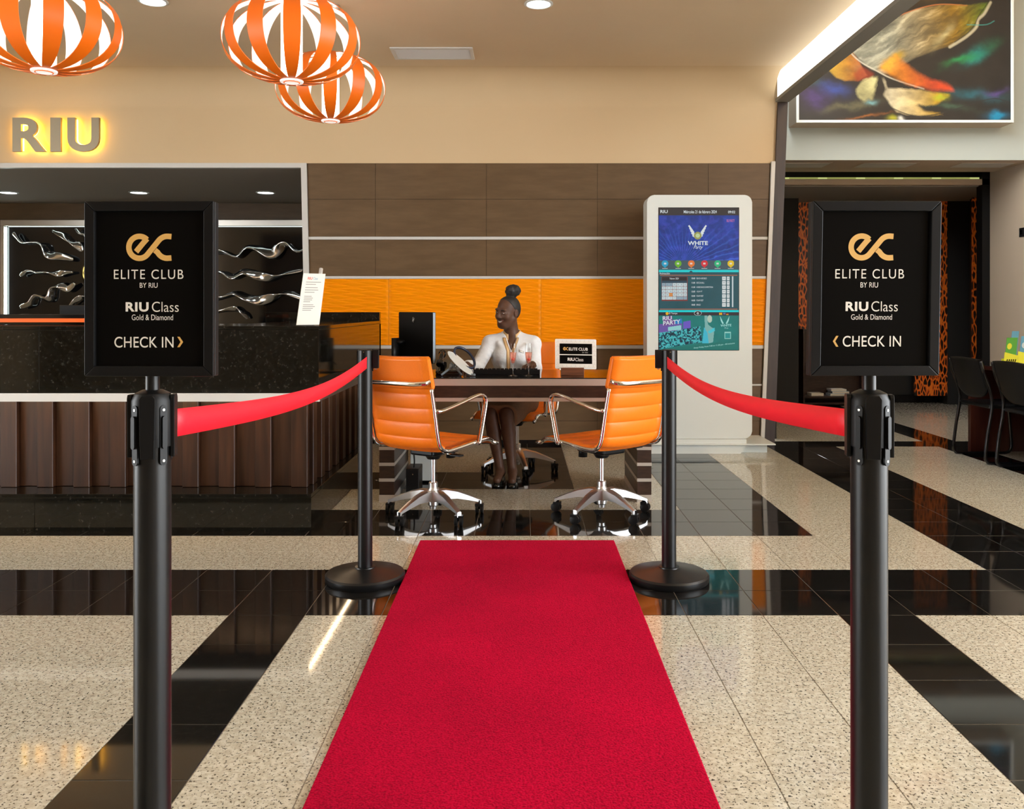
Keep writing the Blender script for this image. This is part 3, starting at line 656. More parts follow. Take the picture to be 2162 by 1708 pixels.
# ================================================================== TASK CHAIRS
def task_chair():
    t = thing('task_chair', 'x', 'chair')
    ctrl = [(.275, .405), (.245, .432), (.19, .444), (.08, .436), (-.06, .424), (-.15, .420), (-.205, .430), (-.240, .462), (-.258, .52), (-.275, .61), (-.300, .73), (-.328, .84), (-.355, .945)]
    P = smooth_path([(0, a, b) for a, b in ctrl], 14)
    # resample by arc length
    d_ = [0]
    for a, b in zip(P[:-1], P[1:]): d_.append(d_[-1]+(b-a).length)
    n_ = 260; Q = []
    for i in range(n_+1):
        s_ = d_[-1]*i/n_; j = max(k for k in range(len(d_)) if d_[k] <= s_+1e-9); j = min(j, len(P)-2)
        Q.append(P[j].lerp(P[j+1], (s_-d_[j])/max(d_[j+1]-d_[j], 1e-9)))
    Ltot = d_[-1]
    def shell(i0, i1, wd, th, rib, lift=0.0):
        vs, fs = [], []; nx_ = 8; cnt = i1-i0+1
        for i in range(i0, i1+1):
            tg = (Q[min(i+1, n_)]-Q[max(i-1, 0)]).normalized(); nr = Vector((0, -tg.z, tg.y))      # towards the sitter (up / front)
            nr = -nr if (nr.z < 0 and i < n_*.4) or (i >= n_*.4 and nr.y < 0) else nr
            s_ = Ltot*i/n_
            rb = abs(math.sin(PI*s_/.083))**.45 if rib else 1.0
            endf = min(1, min(i-i0, i1-i)/4+.25)
            for side in (1, -1):
                for k in range(nx_+1):
                    xx = -wd/2+wd*k/nx_; ed = min(1.0, min(k, nx_-k)*.6+.25)
                    cv = .018*((2*xx/wd)**2) if i > n_*.45 else .006*((2*xx/wd)**2)
                    vs.append(Q[i]+Vector((xx, 0, 0))+nr*(side*(th+.010*rb*ed)*endf+lift+cv))
        m_ = 2*(nx_+1)
        for i in range(cnt-1):
            for k in range(nx_):
                a = i*m_+k; b = (i+1)*m_+k
                fs.append((a, a+1, b+1, b)); a += nx_+1; b += nx_+1; fs.append((a, b, b+1, a+1))
            for k0 in (0, nx_): a = i*m_+k0; b = (i+1)*m_+k0; fs.append((a, b, b+nx_+1, a+nx_+1))
        for i in (0, cnt-1):
            for k in range(nx_): a = i*m_+k; fs.append((a, a+nx_+1, a+nx_+2, a+1))
        return vs, fs
    ib = int(n_*.455)
    mobj('seat', *shell(0, ib, .455, .006, True), 'orange', t, True)
    mobj('backrest', *shell(ib, n_-1, .455, .006, True), 'orange', t, True)
    hr = mobj('headrest_cover', *shell(n_-46, n_, .475, .013, False), 'orange', t, True)
    for sx in (-1, 1):
        rail = [Q[i]+Vector((sx*.238, 0, 0)) for i in range(4, n_-40, 4)]
        rl = tube('side_rail', rail, .0125, 'chrome', t, 8, .75)
        tube('rail_tip', [rail[0]+Vector((0, .045, -.008)), rail[0]], .0115, 'chrome', rl, 8)
        arm = smooth_path([(sx*.250, -.278, .652), (sx*.262, -.235, .655), (sx*.275, -.10, .683), (sx*.275, .055, .712), (sx*.275, .112, .706), (sx*.273, .138, .672), (sx*.266, .122, .57), (sx*.256, .100, .45), (sx*.248, .098, .435)], 6)
        a_ = tube('armrest', arm, .0095, 'chrome', t, 10, 1.7, up=Vector((0, 0, 1)))
        for q in ((-.277, .652), (.098, .437)): tube('joint_bolt', [(sx*.226, q[0], q[1]), (sx*.266, q[0], q[1])], .011, 'chrome', a_, 8)
    yb, zb = -.345, .805
    cb = tube('cross_bar', [(-.238, -.322, .815), (-.222, yb-.006, zb), (-.17, yb-.03, zb-.004), (.17, yb-.03, zb-.004), (.222, yb-.006, zb), (.238, -.322, .815)], .0135, 'chrome', t, 8, .6)
    box('mechanism', -.085, .085, -.11, .13, .365, .412, 'black_plastic', t, .012)
    lathe('mechanism_hub', [(0, .335), (.035, .335), (.055, .366), (0, .366)], (0, 0, 0), 'black_plastic', t, 20)
    tube('tension_knob', [(-.0, .165, .375), (0, .165, .318)], .027, 'black_plastic', t, 14)
    lv = tube('lever', [(.06, -.03, .385), (.19, -.06, .383)], .005, 'chrome', t, 8); box('lever_paddle', .185, .255, -.085, -.045, .379, .389, 'black_plastic', lv, .003)
    lathe('gas_column', [(0, .16), (.013, .16), (.013, .345), (0, .345)], (0, 0, 0), 'alu', t, 18)
    lathe('column_sleeve', [(0, .13), (.0265, .13), (.0265, .196), (.022, .202), (0, .202)], (0, 0, 0), 'alu', t, 22)
    lathe('hub', [(0, .045), (.020, .045), (.022, .062), (.029, .068), (.034, .155), (.026, .17), (0, .17)], (0, 0, 0), 'alu', t, 24)
    # caster: two wheels, hood and stem, made once
    cm = MB()
    for sx in (-.014, .014): cm.add(tube_data([(sx-.009, 0, .027), (sx-.0075, 0, .027), (sx+.0075, 0, .027), (sx+.009, 0, .027)], [.022, .027, .027, .022], 18))
    cm.add(tube_data([(0, 0, .03), (0, .012, .052)], [.012, .011], 10)); cm.add(tube_data([(0, .012, .04), (0, .012, .078)], .006, 8))
    cm.box(-.024, .024, -.012, .024, .042, .058)
    for k in range(5):
        a = math.radians(123+72*k); D = Vector((math.cos(a), math.sin(a), 0)); W_ = Vector((-math.sin(a), math.cos(a), 0)); vs, fs = [], []
        st = ((.02, .030, .155, .085), (.07, .026, .158, .10), (.14, .021, .142, .098), (.21, .017, .114, .083), (.272, .014, .086, .068), (.286, .013, .080, .050))
        for (r_, hw_, zt, zb_) in st:
            for sy, zz in ((-1, zb_), (-1, zt-.004), (-.5, zt), (.5, zt), (1, zt-.004), (1, zb_)): vs.append(D*r_+W_*hw_*sy+Vector((0, 0, zz)))
        for i in range(len(st)-1):
            for q in range(6): q2 = (q+1) % 6; fs.append((i*6+q, (i+1)*6+q, (i+1)*6+q2, i*6+q2))
        fs += [(0, 1, 2, 3, 4, 5), tuple(range(6*len(st)-6, 6*len(st)))[::-1]]
        lg = mobj('leg', vs, fs, 'alu', t, True); lg.data.set_sharp_from_angle(angle=math.radians(38))
        R_ = Matrix.Rotation(a*1.7+k, 4, 'Z'); c = D*.278
        o = mobj('caster', [R_ @ v_+c for v_ in cm.v], cm.f, 'black_plastic', lg, True)
        try: o.data.set_sharp_from_angle(angle=math.radians(40))
        except Exception: pass
    return t
ch = task_chair()
chairs = [(ch, (-.515, 5.06, 0), -33, 'orange ribbed leather swivel chair in front of the desk, left of the carpet end'),
          (None, (.467, 5.10, 0), 38, 'orange ribbed leather swivel chair in front of the desk beside the white kiosk'),
          (None, (-.035, 6.50, 0), 160, 'orange leather swivel chair behind the desk that the woman sits on')]
for (o, loc, rz, lab) in chairs:
    o = o or copy_tree(ch); o.location = loc; o.rotation_euler.z = math.radians(rz); tag(o, lab, 'chair', 'orange swivel chairs at the desk')
# ================================================================== KIOSK
KY = 7.27; kk = KY/F
k = thing('info_kiosk', 'tall white touchscreen information kiosk against the tiled wall', 'kiosk', (1.48, KY+.12, 0))
def rrect(x0, x1, z0, z1, r): return arc(x1-r, z1-r, r, 0, 90, 6)+arc(x0+r, z1-r, r, 90, 180, 6)+arc(x0+r, z0+r, r, 180, 270, 6)+arc(x1-r, z0+r, r, 270, 360, 6)
kx0, kx1, kz0, kz1 = gx(1366, KY), gx(1588, KY), gz(926, KY), gz(411.5, KY)
prism('cabinet', rrect(kx0, kx1, kz0, kz1, .06), (0, KY, 0), (1, 0, 0), (0, 0, 1), (0, .22, 0), 'white', k, bev=.006)
prism('foot_front', [(gx(1374, KY), 0), (gx(1562, KY), 0), (gx(1575, KY), .07), (gx(1575, KY), kz0-.002), (gx(1374, KY), kz0-.002)], (0, KY-.02, 0), (1, 0, 0), (0, 0, 1), (0, .06, 0), 'white', k)
box('foot_box', gx(1374, KY), gx(1617, 7.35), KY+.045, KY+.44, .0, .072, 'white', k); box('foot_plate', gx(1374, KY), 2.105, KY-.045, KY+.46, .074, .084, 'white', k, .002)
sx0, sx1, sz0, sz1 = 1391, 1559.5, 739, 439
prism('screen_recess', [(gx(sx0-1, KY), gz(sz0+1, KY)), (gx(sx1+1, KY), gz(sz0+1, KY)), (gx(sx1+1, KY), gz(sz1-1, KY)), (gx(sx0-1, KY), gz(sz1-1, KY))], (0, KY-.001, 0), (1, 0, 0), (0, 0, 1), (0, -.001, 0), 'black_gloss', k)
# the screen image, painted on a 168 x 300 raster (doubled)
SW, SH = 236, 420; q = SW/168.5
yy, xx = np.mgrid[0:SH, 0:SW]; xx = xx/q+sx0; yy = yy/q+sz1
def fbm(x, y, seed, oct_=5, s=.05):
    rng = np.random.RandomState(seed); out = 0; amp = 1; tot = 0
    for o_ in range(oct_):
        gsz = 64; gr = rng.rand(gsz, gsz); fx = (x*s*2**o_) % gsz; fy = (y*s*2**o_) % gsz
        ix, iy = fx.astype(int), fy.astype(int); tx, ty = fx-ix, fy-iy; tx = tx*tx*(3-2*tx); ty = ty*ty*(3-2*ty)
        a = gr[ix % gsz, iy % gsz]; b = gr[(ix+1) % gsz, iy % gsz]; c = gr[ix % gsz, (iy+1) % gsz]; e = gr[(ix+1) % gsz, (iy+1) % gsz]
        out = out+amp*((a*(1-tx)+b*tx)*(1-ty)+(c*(1-tx)+e*tx)*ty); tot += amp; amp *= .55
    return out/tot
img = np.zeros((SH, SW, 3)); 
def put_rect(a, b, c, e, col, al=1.0):
    mk = (xx >= a) & (xx < b) & (yy >= c) & (yy < e); img[mk] = img[mk]*(1-al)+lin(col)*al
def put_disc(cx, cy, r, col, ry=None):
    mk = ((xx-cx)/r)**2+((yy-cy)/(ry or r))**2 < 1; img[mk] = lin(col)
def poly_mask(pts, X=None, Y=None):
    X = xx if X is None else X; Y = yy if Y is None else Y; ins = np.zeros(X.shape, bool); n_ = len(pts)
    for i in range(n_):
        (x1, y1), (x2, y2) = pts[i], pts[(i+1) % n_]
        if y1 == y2: continue
        c_ = ((y1 > Y) != (y2 > Y)) & (X < (x2-x1)*(Y-y1)/(y2-y1)+x1); ins ^= c_
    return ins
put_rect(1380, 1570, 430, 455, (52, 52, 56))
n1 = fbm(xx, yy, 1); n2 = fbm(xx, yy, 2, 5, .09)
top = lin((18, 60, 150))*(.55+n1[..., None]*.9)+lin((60, 60, 170))*np.clip(n2-.45, 0, 1)[..., None]*1.4
ray = np.abs(np.sin(np.arctan2(yy-560, xx-1440)*26+n1*3))**14*np.clip((yy-470)/80, 0, 1)
top += ray[..., None]*lin((60, 120, 210))*.5
mk = (yy >= 454) & (yy < 549); img[mk] = top[mk]
put_rect(1380, 1570, 549, 569, (66, 92, 104)); put_rect(1380, 1570, 569, 574, (0, 215, 220))
mk = yy >= 574; img[mk] = (lin((30, 88, 100))*(.8+.3*n1[..., None]))[mk]
for i, c_ in enumerate(((30, 165, 205), (110, 185, 50), (235, 125, 60), (220, 50, 65), (35, 190, 130), (235, 200, 40))):
    cx = 1403.5+27.8*i; put_disc(cx, 556, 7, c_); img[poly_mask([(cx-4.5, 560), (cx+4.5, 560), (cx, 565.5)])] = lin(c_); put_rect(cx-2.5, cx+2.5, 554, 558, (240, 240, 240), .75); put_rect(cx-6, cx+6, 566, 567, (200, 210, 210), .8)
img[poly_mask([(1455, 574), (1462, 574), (1458.5, 570)])] = lin((40, 80, 90))
put_rect(1393, 1556, 580, 581.2, (190, 110, 80)); put_rect(1393, 1556, 651.5, 653, (190, 110, 80)); put_rect(1380, 1570, 654.5, 658.5, (0, 215, 220))
put_rect(1396, 1451.5, 583.5, 635, (130, 60, 60)); put_rect(1397.2, 1450, 584.5, 592, (40, 40, 46)); put_rect(1397.2, 1450, 592, 597, (44, 74, 92))
for r_ in range(5):
    for c_ in range(7):
        a = 1397.2+c_*7.6; b = 597+r_*7.1
        col = (150, 175, 190) if (r_ == 0 and c_ < 3) or (r_ == 4 and c_ > 3) else (205, 222, 226)
        if r_ == 3 and c_ == 2: col = (235, 150, 70)
        put_rect(a, a+7, b, b+6.5, col); put_rect(a+2, a+5, b+2.4, b+4.2, (120, 140, 150), .55)
for r_ in range(7):
    b = 583.5+r_*9.3; put_rect(1524, 1532, b, b+8, (225, 232, 232)); put_rect(1534, 1540, b, b+8, (225, 232, 232)); put_rect(1526, 1530, b+2.5, b+5, (120, 140, 150), .5); put_rect(1535.5, 1538.5, b+2.5, b+5, (120, 140, 150), .5)
put_rect(1545, 1547.4, 583, 648, (210, 225, 228)); put_rect(1380, 1570, 659, 665.5, (44, 46, 56)); put_disc(1408, 661.5, 3.2, (240, 180, 40)); put_disc(1473, 661, 8, (200, 210, 215), 5); put_disc(1473, 661, 7.2, (30, 34, 40), 4.3)
put_disc(1473, 661, 2.2, (220, 225, 228)); put_disc(1473, 661, 1.1, (30, 34, 40))
put_rect(1518, 1524, 659.5, 664, (235, 190, 40)); put_rect(1518, 1524, 659.5, 660.6, (200, 60, 40)); put_rect(1526, 1531, 660, 663.5, (110, 110, 160)); put_rect(1533, 1538, 660, 661.2, (40, 40, 40)); put_rect(1533, 1538, 661.2, 662.6, (190, 60, 50)); put_rect(1533, 1538, 662.6, 664, (220, 180, 50))
mk = yy >= 665.5; img[mk] = (lin((0, 125, 122))*np.ones_like(img)*(.8+.35*n1[..., None]))[mk]
cr = poly_mask([(1391, 702), (1440, 695), (1478, 688), (1482, 722), (1440, 728), (1391, 737)]); nc = fbm(xx, yy, 5, 3, .33)
crowd = np.where(nc[..., None] > .52, lin((70, 190, 195)), np.where(nc[..., None] > .44, lin((10, 110, 125)), lin((5, 50, 70))))
img[cr] = crowd[cr]
img[poly_mask([(1391, 684), (1440, 680), (1440, 696), (1391, 702)])] = lin((110, 90, 170)); img[poly_mask([(1410, 690), (1438, 686), (1438, 696), (1410, 698)])] = lin((150, 215, 215))
img[poly_mask([(1442, 679), (1458, 676), (1458, 692), (1442, 694)])] = lin((110, 90, 200))
img[poly_mask([(1398, 668), (1418, 666), (1420, 676), (1438, 672), (1440, 682), (1400, 688)])] = lin((120, 80, 150)); img[poly_mask([(1424, 676), (1439, 672), (1440, 682), (1425, 684)])] = lin((30, 130, 200))
img[poly_mask([(1487, 666), (1493, 666), (1494, 684), (1501, 690), (1508, 694), (1505, 722), (1497, 724), (1484, 724), (1488, 700)])] = lin((130, 185, 180))          # a dancer's arm and torso, a small flat print
img[poly_mask([(1486, 690), (1493, 702), (1496, 724), (1482, 724)])] = lin((60, 190, 215)); put_disc(1498, 673, 5, (190, 210, 190), 8)
img[poly_mask([(1494, 699), (1508, 691), (1509, 698), (1497, 704)])] = lin((70, 205, 220))
put_rect(1529, 1543, 700, 715, (150, 215, 205)); put_rect(1530.5, 1541.5, 703, 713.5, (20, 150, 150))
img[poly_mask([(1391, 737), (1570, 716), (1570, 739), (1391, 739)])] = lin((0, 118, 112))
SO = Vector((gx(sx0, KY), KY-.0025, gz(sz0, KY)))
grid_print('screen', img, SO, (1, 0, 0), (0, 0, 1), 168.5*kk, 300*kk, 'screen', k)
def stext(s_, a, b, c, e, mt='scr_white', bold=0, rot=0, shear=0):
    text('screen_text', s_, (a-sx0)*kk, (b-sx0)*kk, (sz0-e)*kk, (sz0-c)*kk, SO+Vector((0, -.0006, 0)), (1, 0, 0), (0, 0, 1), mt, k, bold, rot=rot, shear=shear)
stext('RIU', 1394, 1409.5, 443.5, 450, bold=.02); stext('Miércoles 21 de febrero 2024', 1443.5, 1513, 444, 450.5, bold=.012); stext('09:02', 1537, 1552, 445, 450.5, bold=.012)
stext('WHITE', 1452, 1494.5, 509, 517.5, bold=.03); stext('Party', 1464, 1484, 518, 527.5, shear=.4); stext('RIU PARTY', 1534, 1551, 463, 469, 'scr_pink', .02)
for sx in (-1, 1):
    mb = MB()
    for j in range(5):
        a0, b0 = 1472.5+sx*(8-.5*j), 491+2.2*j; a1, b1 = 1472.5+sx*(18.5-2.0*j), 476+5.2*j
        mb.add(stroke_data([((a0-sx0)*kk, (sz0-b0)*kk), ((a1-sx0)*kk, (sz0-b1)*kk)], 3.4*kk, SO+Vector((0, -.0006-.00004*j, 0)), (1, 0, 0), (0, 0, 1)))
    mb.build('wing_emblem', 'scr_white', k)
M['scr_gold'] = emit_mat('screen_gold', (.33, .34, .10)); M['scr_lime'] = emit_mat('screen_lime', (.55, .7, .35))
for (r_, mt, dy) in ((8.2, 'scr_gold', .0008), (4.5, 'scr_lime', .0010)): prism('emblem_disc', arc((1473-sx0)*kk, (sz0-497.5)*kk, r_*kk, 0, 345, 20), SO+Vector((0, -dy, 0)), (1, 0, 0), (0, 0, 1), (0, -.0001, 0), mt, k)
stext('Animación', 1392, 1414, 575, 579.5); stext('Febrero 2024', 1414, 1433, 586, 590)
for r_, (a_, b_, e_) in enumerate((('10:00', 'BEACH AEROBICS', 1492), ('11:00', 'BOCCIA BALL', 1487), ('11:30', 'HORSE RACE COMPETITION', 1505), ('12:00', 'AQUA FIT', 1482.5), ('15:00', 'FOAM FEST', 1485), ('16:00', 'FOAM FEST', 1485), ('18:00', 'BINGO', 1479))):
    yt = 586+9.3*r_; stext(a_, 1460, 1467.5, yt, yt+3.4, bold=.015); stext(b_, 1470.5, e_, yt, yt+3.4)
stext('El Tiempo', 1412.5, 1430, 659.5, 664.5); stext('RIU', 1399, 1418, 668, 676.5, bold=.02, rot=.06); stext('PARTY', 1400, 1436, 678, 687, bold=.02, rot=.1); stext('WHITE', 1521, 1544, 685, 690, 'scr_pale', .02, rot=.05); stext('Party', 1529, 1538, 691, 694.5, 'scr_pale', shear=.4)
for sx in (-1, 1): img_ = prism('emblem_wing', [((p[0]-sx0)*kk, (sz0-p[1])*kk) for p in ((1530+sx*2, 683), (1530+sx*10, 667), (1530+sx*8.5, 677), (1530+sx*5, 684))], SO+Vector((0, -.0006, 0)), (1, 0, 0), (0, 0, 1), (0, -.0001, 0), 'scr_pale', k)
stext('Every Friday from 7.00 to 11.30 pm - All inclusive', 1465, 1551, 733, 737, 'scr_pale', .01, rot=.12)
# ================================================================== PENDANT LAMPS
def pendant(name, label, X, Y, zb, rot):
    p = thing(name, label, 'pendant lamp', (X, Y, zb), 'orange and white strip pendant lamps')
    R_, hh, n_ = .37, .225, 12; zc = zb+hh
    prof = []
    for i in range(27):
        t = -PI/2+PI*i/26; c_ = max(math.cos(t), 0)**.82; r_ = max(.045, R_*c_)
        prof.append((r_, hh*math.copysign(abs(math.sin(t))**.92, math.sin(t))))
    prof = [(.040, -hh-.012)]+prof
    for q_ in range(n_):
        a = 2*PI*q_/n_+rot; D = Vector((math.cos(a), math.sin(a), 0)); W_ = Vector((-math.sin(a), math.cos(a), 0)); vs, fs, mi = [], [], []
        for i, (r_, z_) in enumerate(prof):
            wv = .009+.036*min(1, (r_/R_)**.8)
            j0, j1 = max(i-1, 0), min(i+1, len(prof)-1); tr, tz = prof[j1][0]-prof[j0][0], prof[j1][1]-prof[j0][1]; L_ = math.hypot(tr, tz) or 1; nr = D*(tz/L_)+Vector((0, 0, -tr/L_))
            for th in (.0018, -.0018):
                for sg in (-1, 1): vs.append(Vector((X, Y, zc))+D*r_+Vector((0, 0, z_))+W_*wv*sg+nr*th)
        for i in range(len(prof)-1):
            a_, b_ = 4*i, 4*i+4
            fs += [(a_, a_+1, b_+1, b_), (a_+2, b_+2, b_+3, a_+3), (a_, b_, b_+2, a_+2), (a_+1, a_+3, b_+3, b_+1)]; mi += [0, 1, 0, 0]
        fs += [(0, 2, 3, 1), (4*len(prof)-4, 4*len(prof)-3, 4*len(prof)-1, 4*len(prof)-2)]; mi += [0, 0]
        o = mobj('strip', vs, fs, ['lamp_orange', 'lamp_white'], p, True); o.data.polygons.foreach_set('material_index', mi)
        try: o.data.set_sharp_from_angle(angle=math.radians(40))
        except Exception: pass
    lathe('light_tube', [(0, -hh+.012), (.058, -hh+.012), (.058, hh-.02), (0, hh-.02)], (X, Y, zc), 'tube_glow', p, 28)
    lathe('bottom_disc', [(0, -hh-.008), (.062, -hh-.008), (.064, -hh), (.06, -hh+.006), (0, -hh+.006)], (X, Y, zc), 'disc_glow', p, 28)
    tube('cable', [(X, Y, zc+hh-.02), (X, Y, CZ-.03)], .004, 'lamp_white', p, 8)
    lathe('ceiling_canopy', [(0, CZ-.038), (.062, CZ-.038), (.064, CZ-.034), (.064, CZ-.0005), (0, CZ-.0005)], (X, Y, 0), 'steel', p, 28)
pendant('pendant_lamp', 'orange strip pendant lamp cut off at the left edge, above the RIU letters', gx(93, 4.5), 4.5, 2.435, math.radians(-55))
pendant('pendant_lamp', 'orange strip pendant lamp in front that overlaps the smaller-looking one', gx(616, 4.82), 4.82, 2.465, math.radians(-75))
pendant('pendant_lamp', 'orange strip pendant lamp hanging furthest back, lowest in view', gx(698, 6.02), 6.02, 2.505, math.radians(-78))
# ceiling downlights and vent
def downlight(label, X, Y, Z, r_, gr):
    o = thing('downlight', label, 'ceiling light', (X, Y, Z-.004), gr)
    lathe('trim_ring', [(r_*.78, -.001), (r_, -.001), (r_, -.006), (r_*.84, -.010), (r_*.78, -.006), (r_*.78, -.001)], (X, Y, Z), 'white', o, 32, caps=False); lathe('lens', [(0, -.0025), (r_*.77, -.0025), (r_*.77, -.001), (0, -.001)], (X, Y, Z), 'spot_glow', o, 28)
downlight('round ceiling downlight between the two left pendant lamps', gx(323, 5.93), 5.93, CZ, .1, 'lobby downlights')
downlight('round ceiling downlight above the desk near the air vent', gx(1137, 5.98), 5.98, CZ, .1, 'lobby downlights')
for i, px in enumerate((17, 293, 561)):
    Yd = (2.464-H)*F/(VY-406); downlight(['recessed downlight behind the counter at the left edge', 'recessed downlight behind the counter above the left sign', 'recessed downlight behind the counter beside the pale wall trim'][i], gx(px, Yd), Yd, 2.464, .105, 'downlights in the counter recess')
vt = thing('air_vent', 'white slatted ceiling air vent above the brown tiles', 'air vent', (-.71, 7.13, CZ-.012))
vx0, vx1, vy0, vy1 = -1.06, -.395, 6.97, 7.29
for (a, b, c_, e_) in ((vx0, vx1, vy0, vy0+.03), (vx0, vx1, vy1-.03, vy1), (vx0, vx0+.03, vy0+.031, vy1-.031), (vx1-.03, vx1, vy0+.031, vy1-.031)): box('frame_bar', a, b, c_, e_, CZ-.012, CZ-.001, 'white_trim', vt, .002)
for i in range(10):
    y_ = vy0+.045+i*.0256; mobj('slat', [(vx0+.031, y_-.010, CZ-.003), (vx1-.031, y_-.010, CZ-.003), (vx1-.031, y_+.008, CZ-.011), (vx0+.031, y_+.008, CZ-.011), (vx0+.031, y_-.010, CZ-.0015), (vx1-.031, y_-.010, CZ-.0015), (vx1-.031, y_+.008, CZ-.0095), (vx0+.031, y_+.008, CZ-.0095)], [(0, 1, 2, 3), (7, 6, 5, 4), (0, 4, 5, 1), (1, 5, 6, 2), (2, 6, 7, 3), (3, 7, 4, 0)], 'white_trim', vt)
# ================================================================== WALL LETTERS with light behind
ly = WY-.075; lk = ly/F
for ltr, a, b in (('R', 26, 96), ('I', 106, 128), ('U', 142, 209)):
    bs = at((a+b)/2, 320, ly); o = thing('wall_letter', f'metal wall letter {ltr} with yellow light glowing behind it', 'letter', bs, 'illuminated letters on the cream wall')
    args = ((a-VX)*lk, (b-VX)*lk, H-(320-VY)*lk, H-(248-VY)*lk)
    bo = .03
    text('face', ltr, *args, (0, ly, 0), (1, 0, 0), (0, 0, 1), 'letter_metal', o, bo, depth=-.03)
    a2 = (args[0]+.012, args[1]-.012, args[2]+.012, args[3]-.012)
    text('back_light', ltr, *a2, (0, ly+.032, 0), (1, 0, 0), (0, 0, 1), 'halo', o, .03, depth=-.012)
# ================================================================== SCULPTURE PANEL behind the counter
AY = RB-.10
ax0, ax1, az0, az1 = gx(20, AY), -2.0, 1.0, gz(478, AY)
ar = thing('wall_display', 'black lit wall display with silver frame behind the counter', 'wall display', ((ax0+ax1)/2, AY, az0))
box('back_panel', ax0-.02, ax1, AY, AY+.04, az0, az1, 'black_gloss', ar)
box('frame_top', ax0-.09, ax1, AY-.035, AY+.04, az1+.003, az1+.075, 'steel', ar, .004); box('frame_side', ax0-.09, ax0-.045, AY-.035, AY+.04, az0, az1+.002, 'steel', ar, .004)
box('side_light', ax0-.034, ax0-.022, AY-.030, AY-.012, az0, az1-.01, 'led_white', ar); box('top_light', ax0, ax1-.05, AY-.025, AY-.012, az1-.006, az1-.002, 'led_dim', ar)
sk = AY/F
def ribbon(label, pts, wd, tw0, tw1, ends=(.3, .25)):
    """twisted steel ribbon along pixel points, standing off the black panel"""
    P = smooth_path([at(px, py, AY-.07-.02*(i % 2)) for i, (px, py) in enumerate(pts)], 10); n_ = len(P); vs, fs = [], []; fr = frames(P, Vector((0, 0, 1)))
    bs = P[n_//2].copy(); o = thing('wave_sculpture', label, 'sculpture', bs, 'twisted steel waves on the black display')
    for i, (p, t, a, b) in enumerate(fr):
        s_ = i/(n_-1); an = tw0+(tw1-tw0)*s_+.5*math.sin(s_*9); w_ = wd*sk*(ends[0]+(1-ends[0])*math.sin(PI*min(s_*1.15, 1))**.5 if s_ < .5 else ends[1]+(1-ends[1])*math.sin(PI*s_)**.5)
        d1 = (a*math.cos(an)+b*math.sin(an)); d2 = (-a*math.sin(an)+b*math.cos(an))
        for q_ in range(10):
            th = 2*PI*q_/10; vs.append(p+d1*math.cos(th)*w_/2+d2*math.sin(th)*.013)
    for i in range(n_-1):
        for q_ in range(10): q2 = (q_+1) % 10; fs.append((i*10+q_, i*10+q2, (i+1)*10+q2, (i+1)*10+q_))
    fs += [tuple(range(10))[::-1], tuple(range(10*n_-10, 10*n_))]
    mobj('ribbon', vs, fs, 'sculpt', o, True)
    tube('mount_pin', [P[n_//2], Vector((P[n_//2].x, AY, P[n_//2].z))], .008, 'steel', o, 8)
ribbon('uppermost left twisted steel wave, sloping down to the right', [(28, 492), (45, 512), (70, 513), (88, 517), (102, 538), (125, 541), (155, 548)], 20, .2, 3.0)
ribbon('short twisted steel wave near the display top left of the gold disc', [(112, 488), (130, 496), (146, 510), (162, 516), (174, 530)], 20, 1.2, 2.6)
ribbon('level twisted steel wave pointing at the gold disc', [(43, 582), (62, 572), (80, 576), (100, 575), (120, 577), (135, 576), (154, 575)], 16, .3, 4.2)
ribbon('lower left twisted steel wave rising towards the gold disc', [(43, 648), (62, 642), (76, 626), (102, 632), (112, 610), (125, 602), (143, 610), (158, 598)], 19, .2, 2.8)
ribbon('small steel wave just left of the sign low on the display', [(145, 652), (158, 636), (175, 626), (190, 622)], 14, .6, 2.2)
ribbon('steel wave tip at the top edge of the left sign', [(160, 484), (170, 494), (182, 498), (196, 504)], 16, .5, 2.4)
ribbon('highest steel wave right of the left sign', [(440, 530), (470, 532), (500, 540), (520, 522), (545, 524), (575, 535), (602, 517), (628, 530), (650, 522)], 24, .2, 5.2)
ribbon('second steel wave down, right of the left sign', [(440, 574), (468, 574), (490, 584), (515, 573), (545, 582), (575, 586), (605, 576), (640, 570)], 20, .5, 5.5)
ribbon('third steel wave down, right of the left sign', [(440, 630), (468, 628), (495, 618), (520, 628), (548, 634), (580, 626), (606, 618), (645, 632)], 22, .2, 5.6)
ribbon('lowest steel wave right of the left sign, dipping behind the counter', [(440, 660), (470, 656), (495, 652), (512, 660), (524, 672)], 16, .6, 2.0)
gd = at(207, 576, AY-.02); o = thing('gold_disc', 'shiny gold domed disc half hidden behind the left sign', 'sculpture', gd)
vs, fs = lathe_data([(0, .09), (.08, .08), (.15, .05), (.19, .015), (.2, 0), (.19, -.012)], (0, 0, 0), 36); mobj('dome', [gd+Vector((v_[0], -v_[2], v_[1])) for v_ in vs], fs, 'gold', o, True)
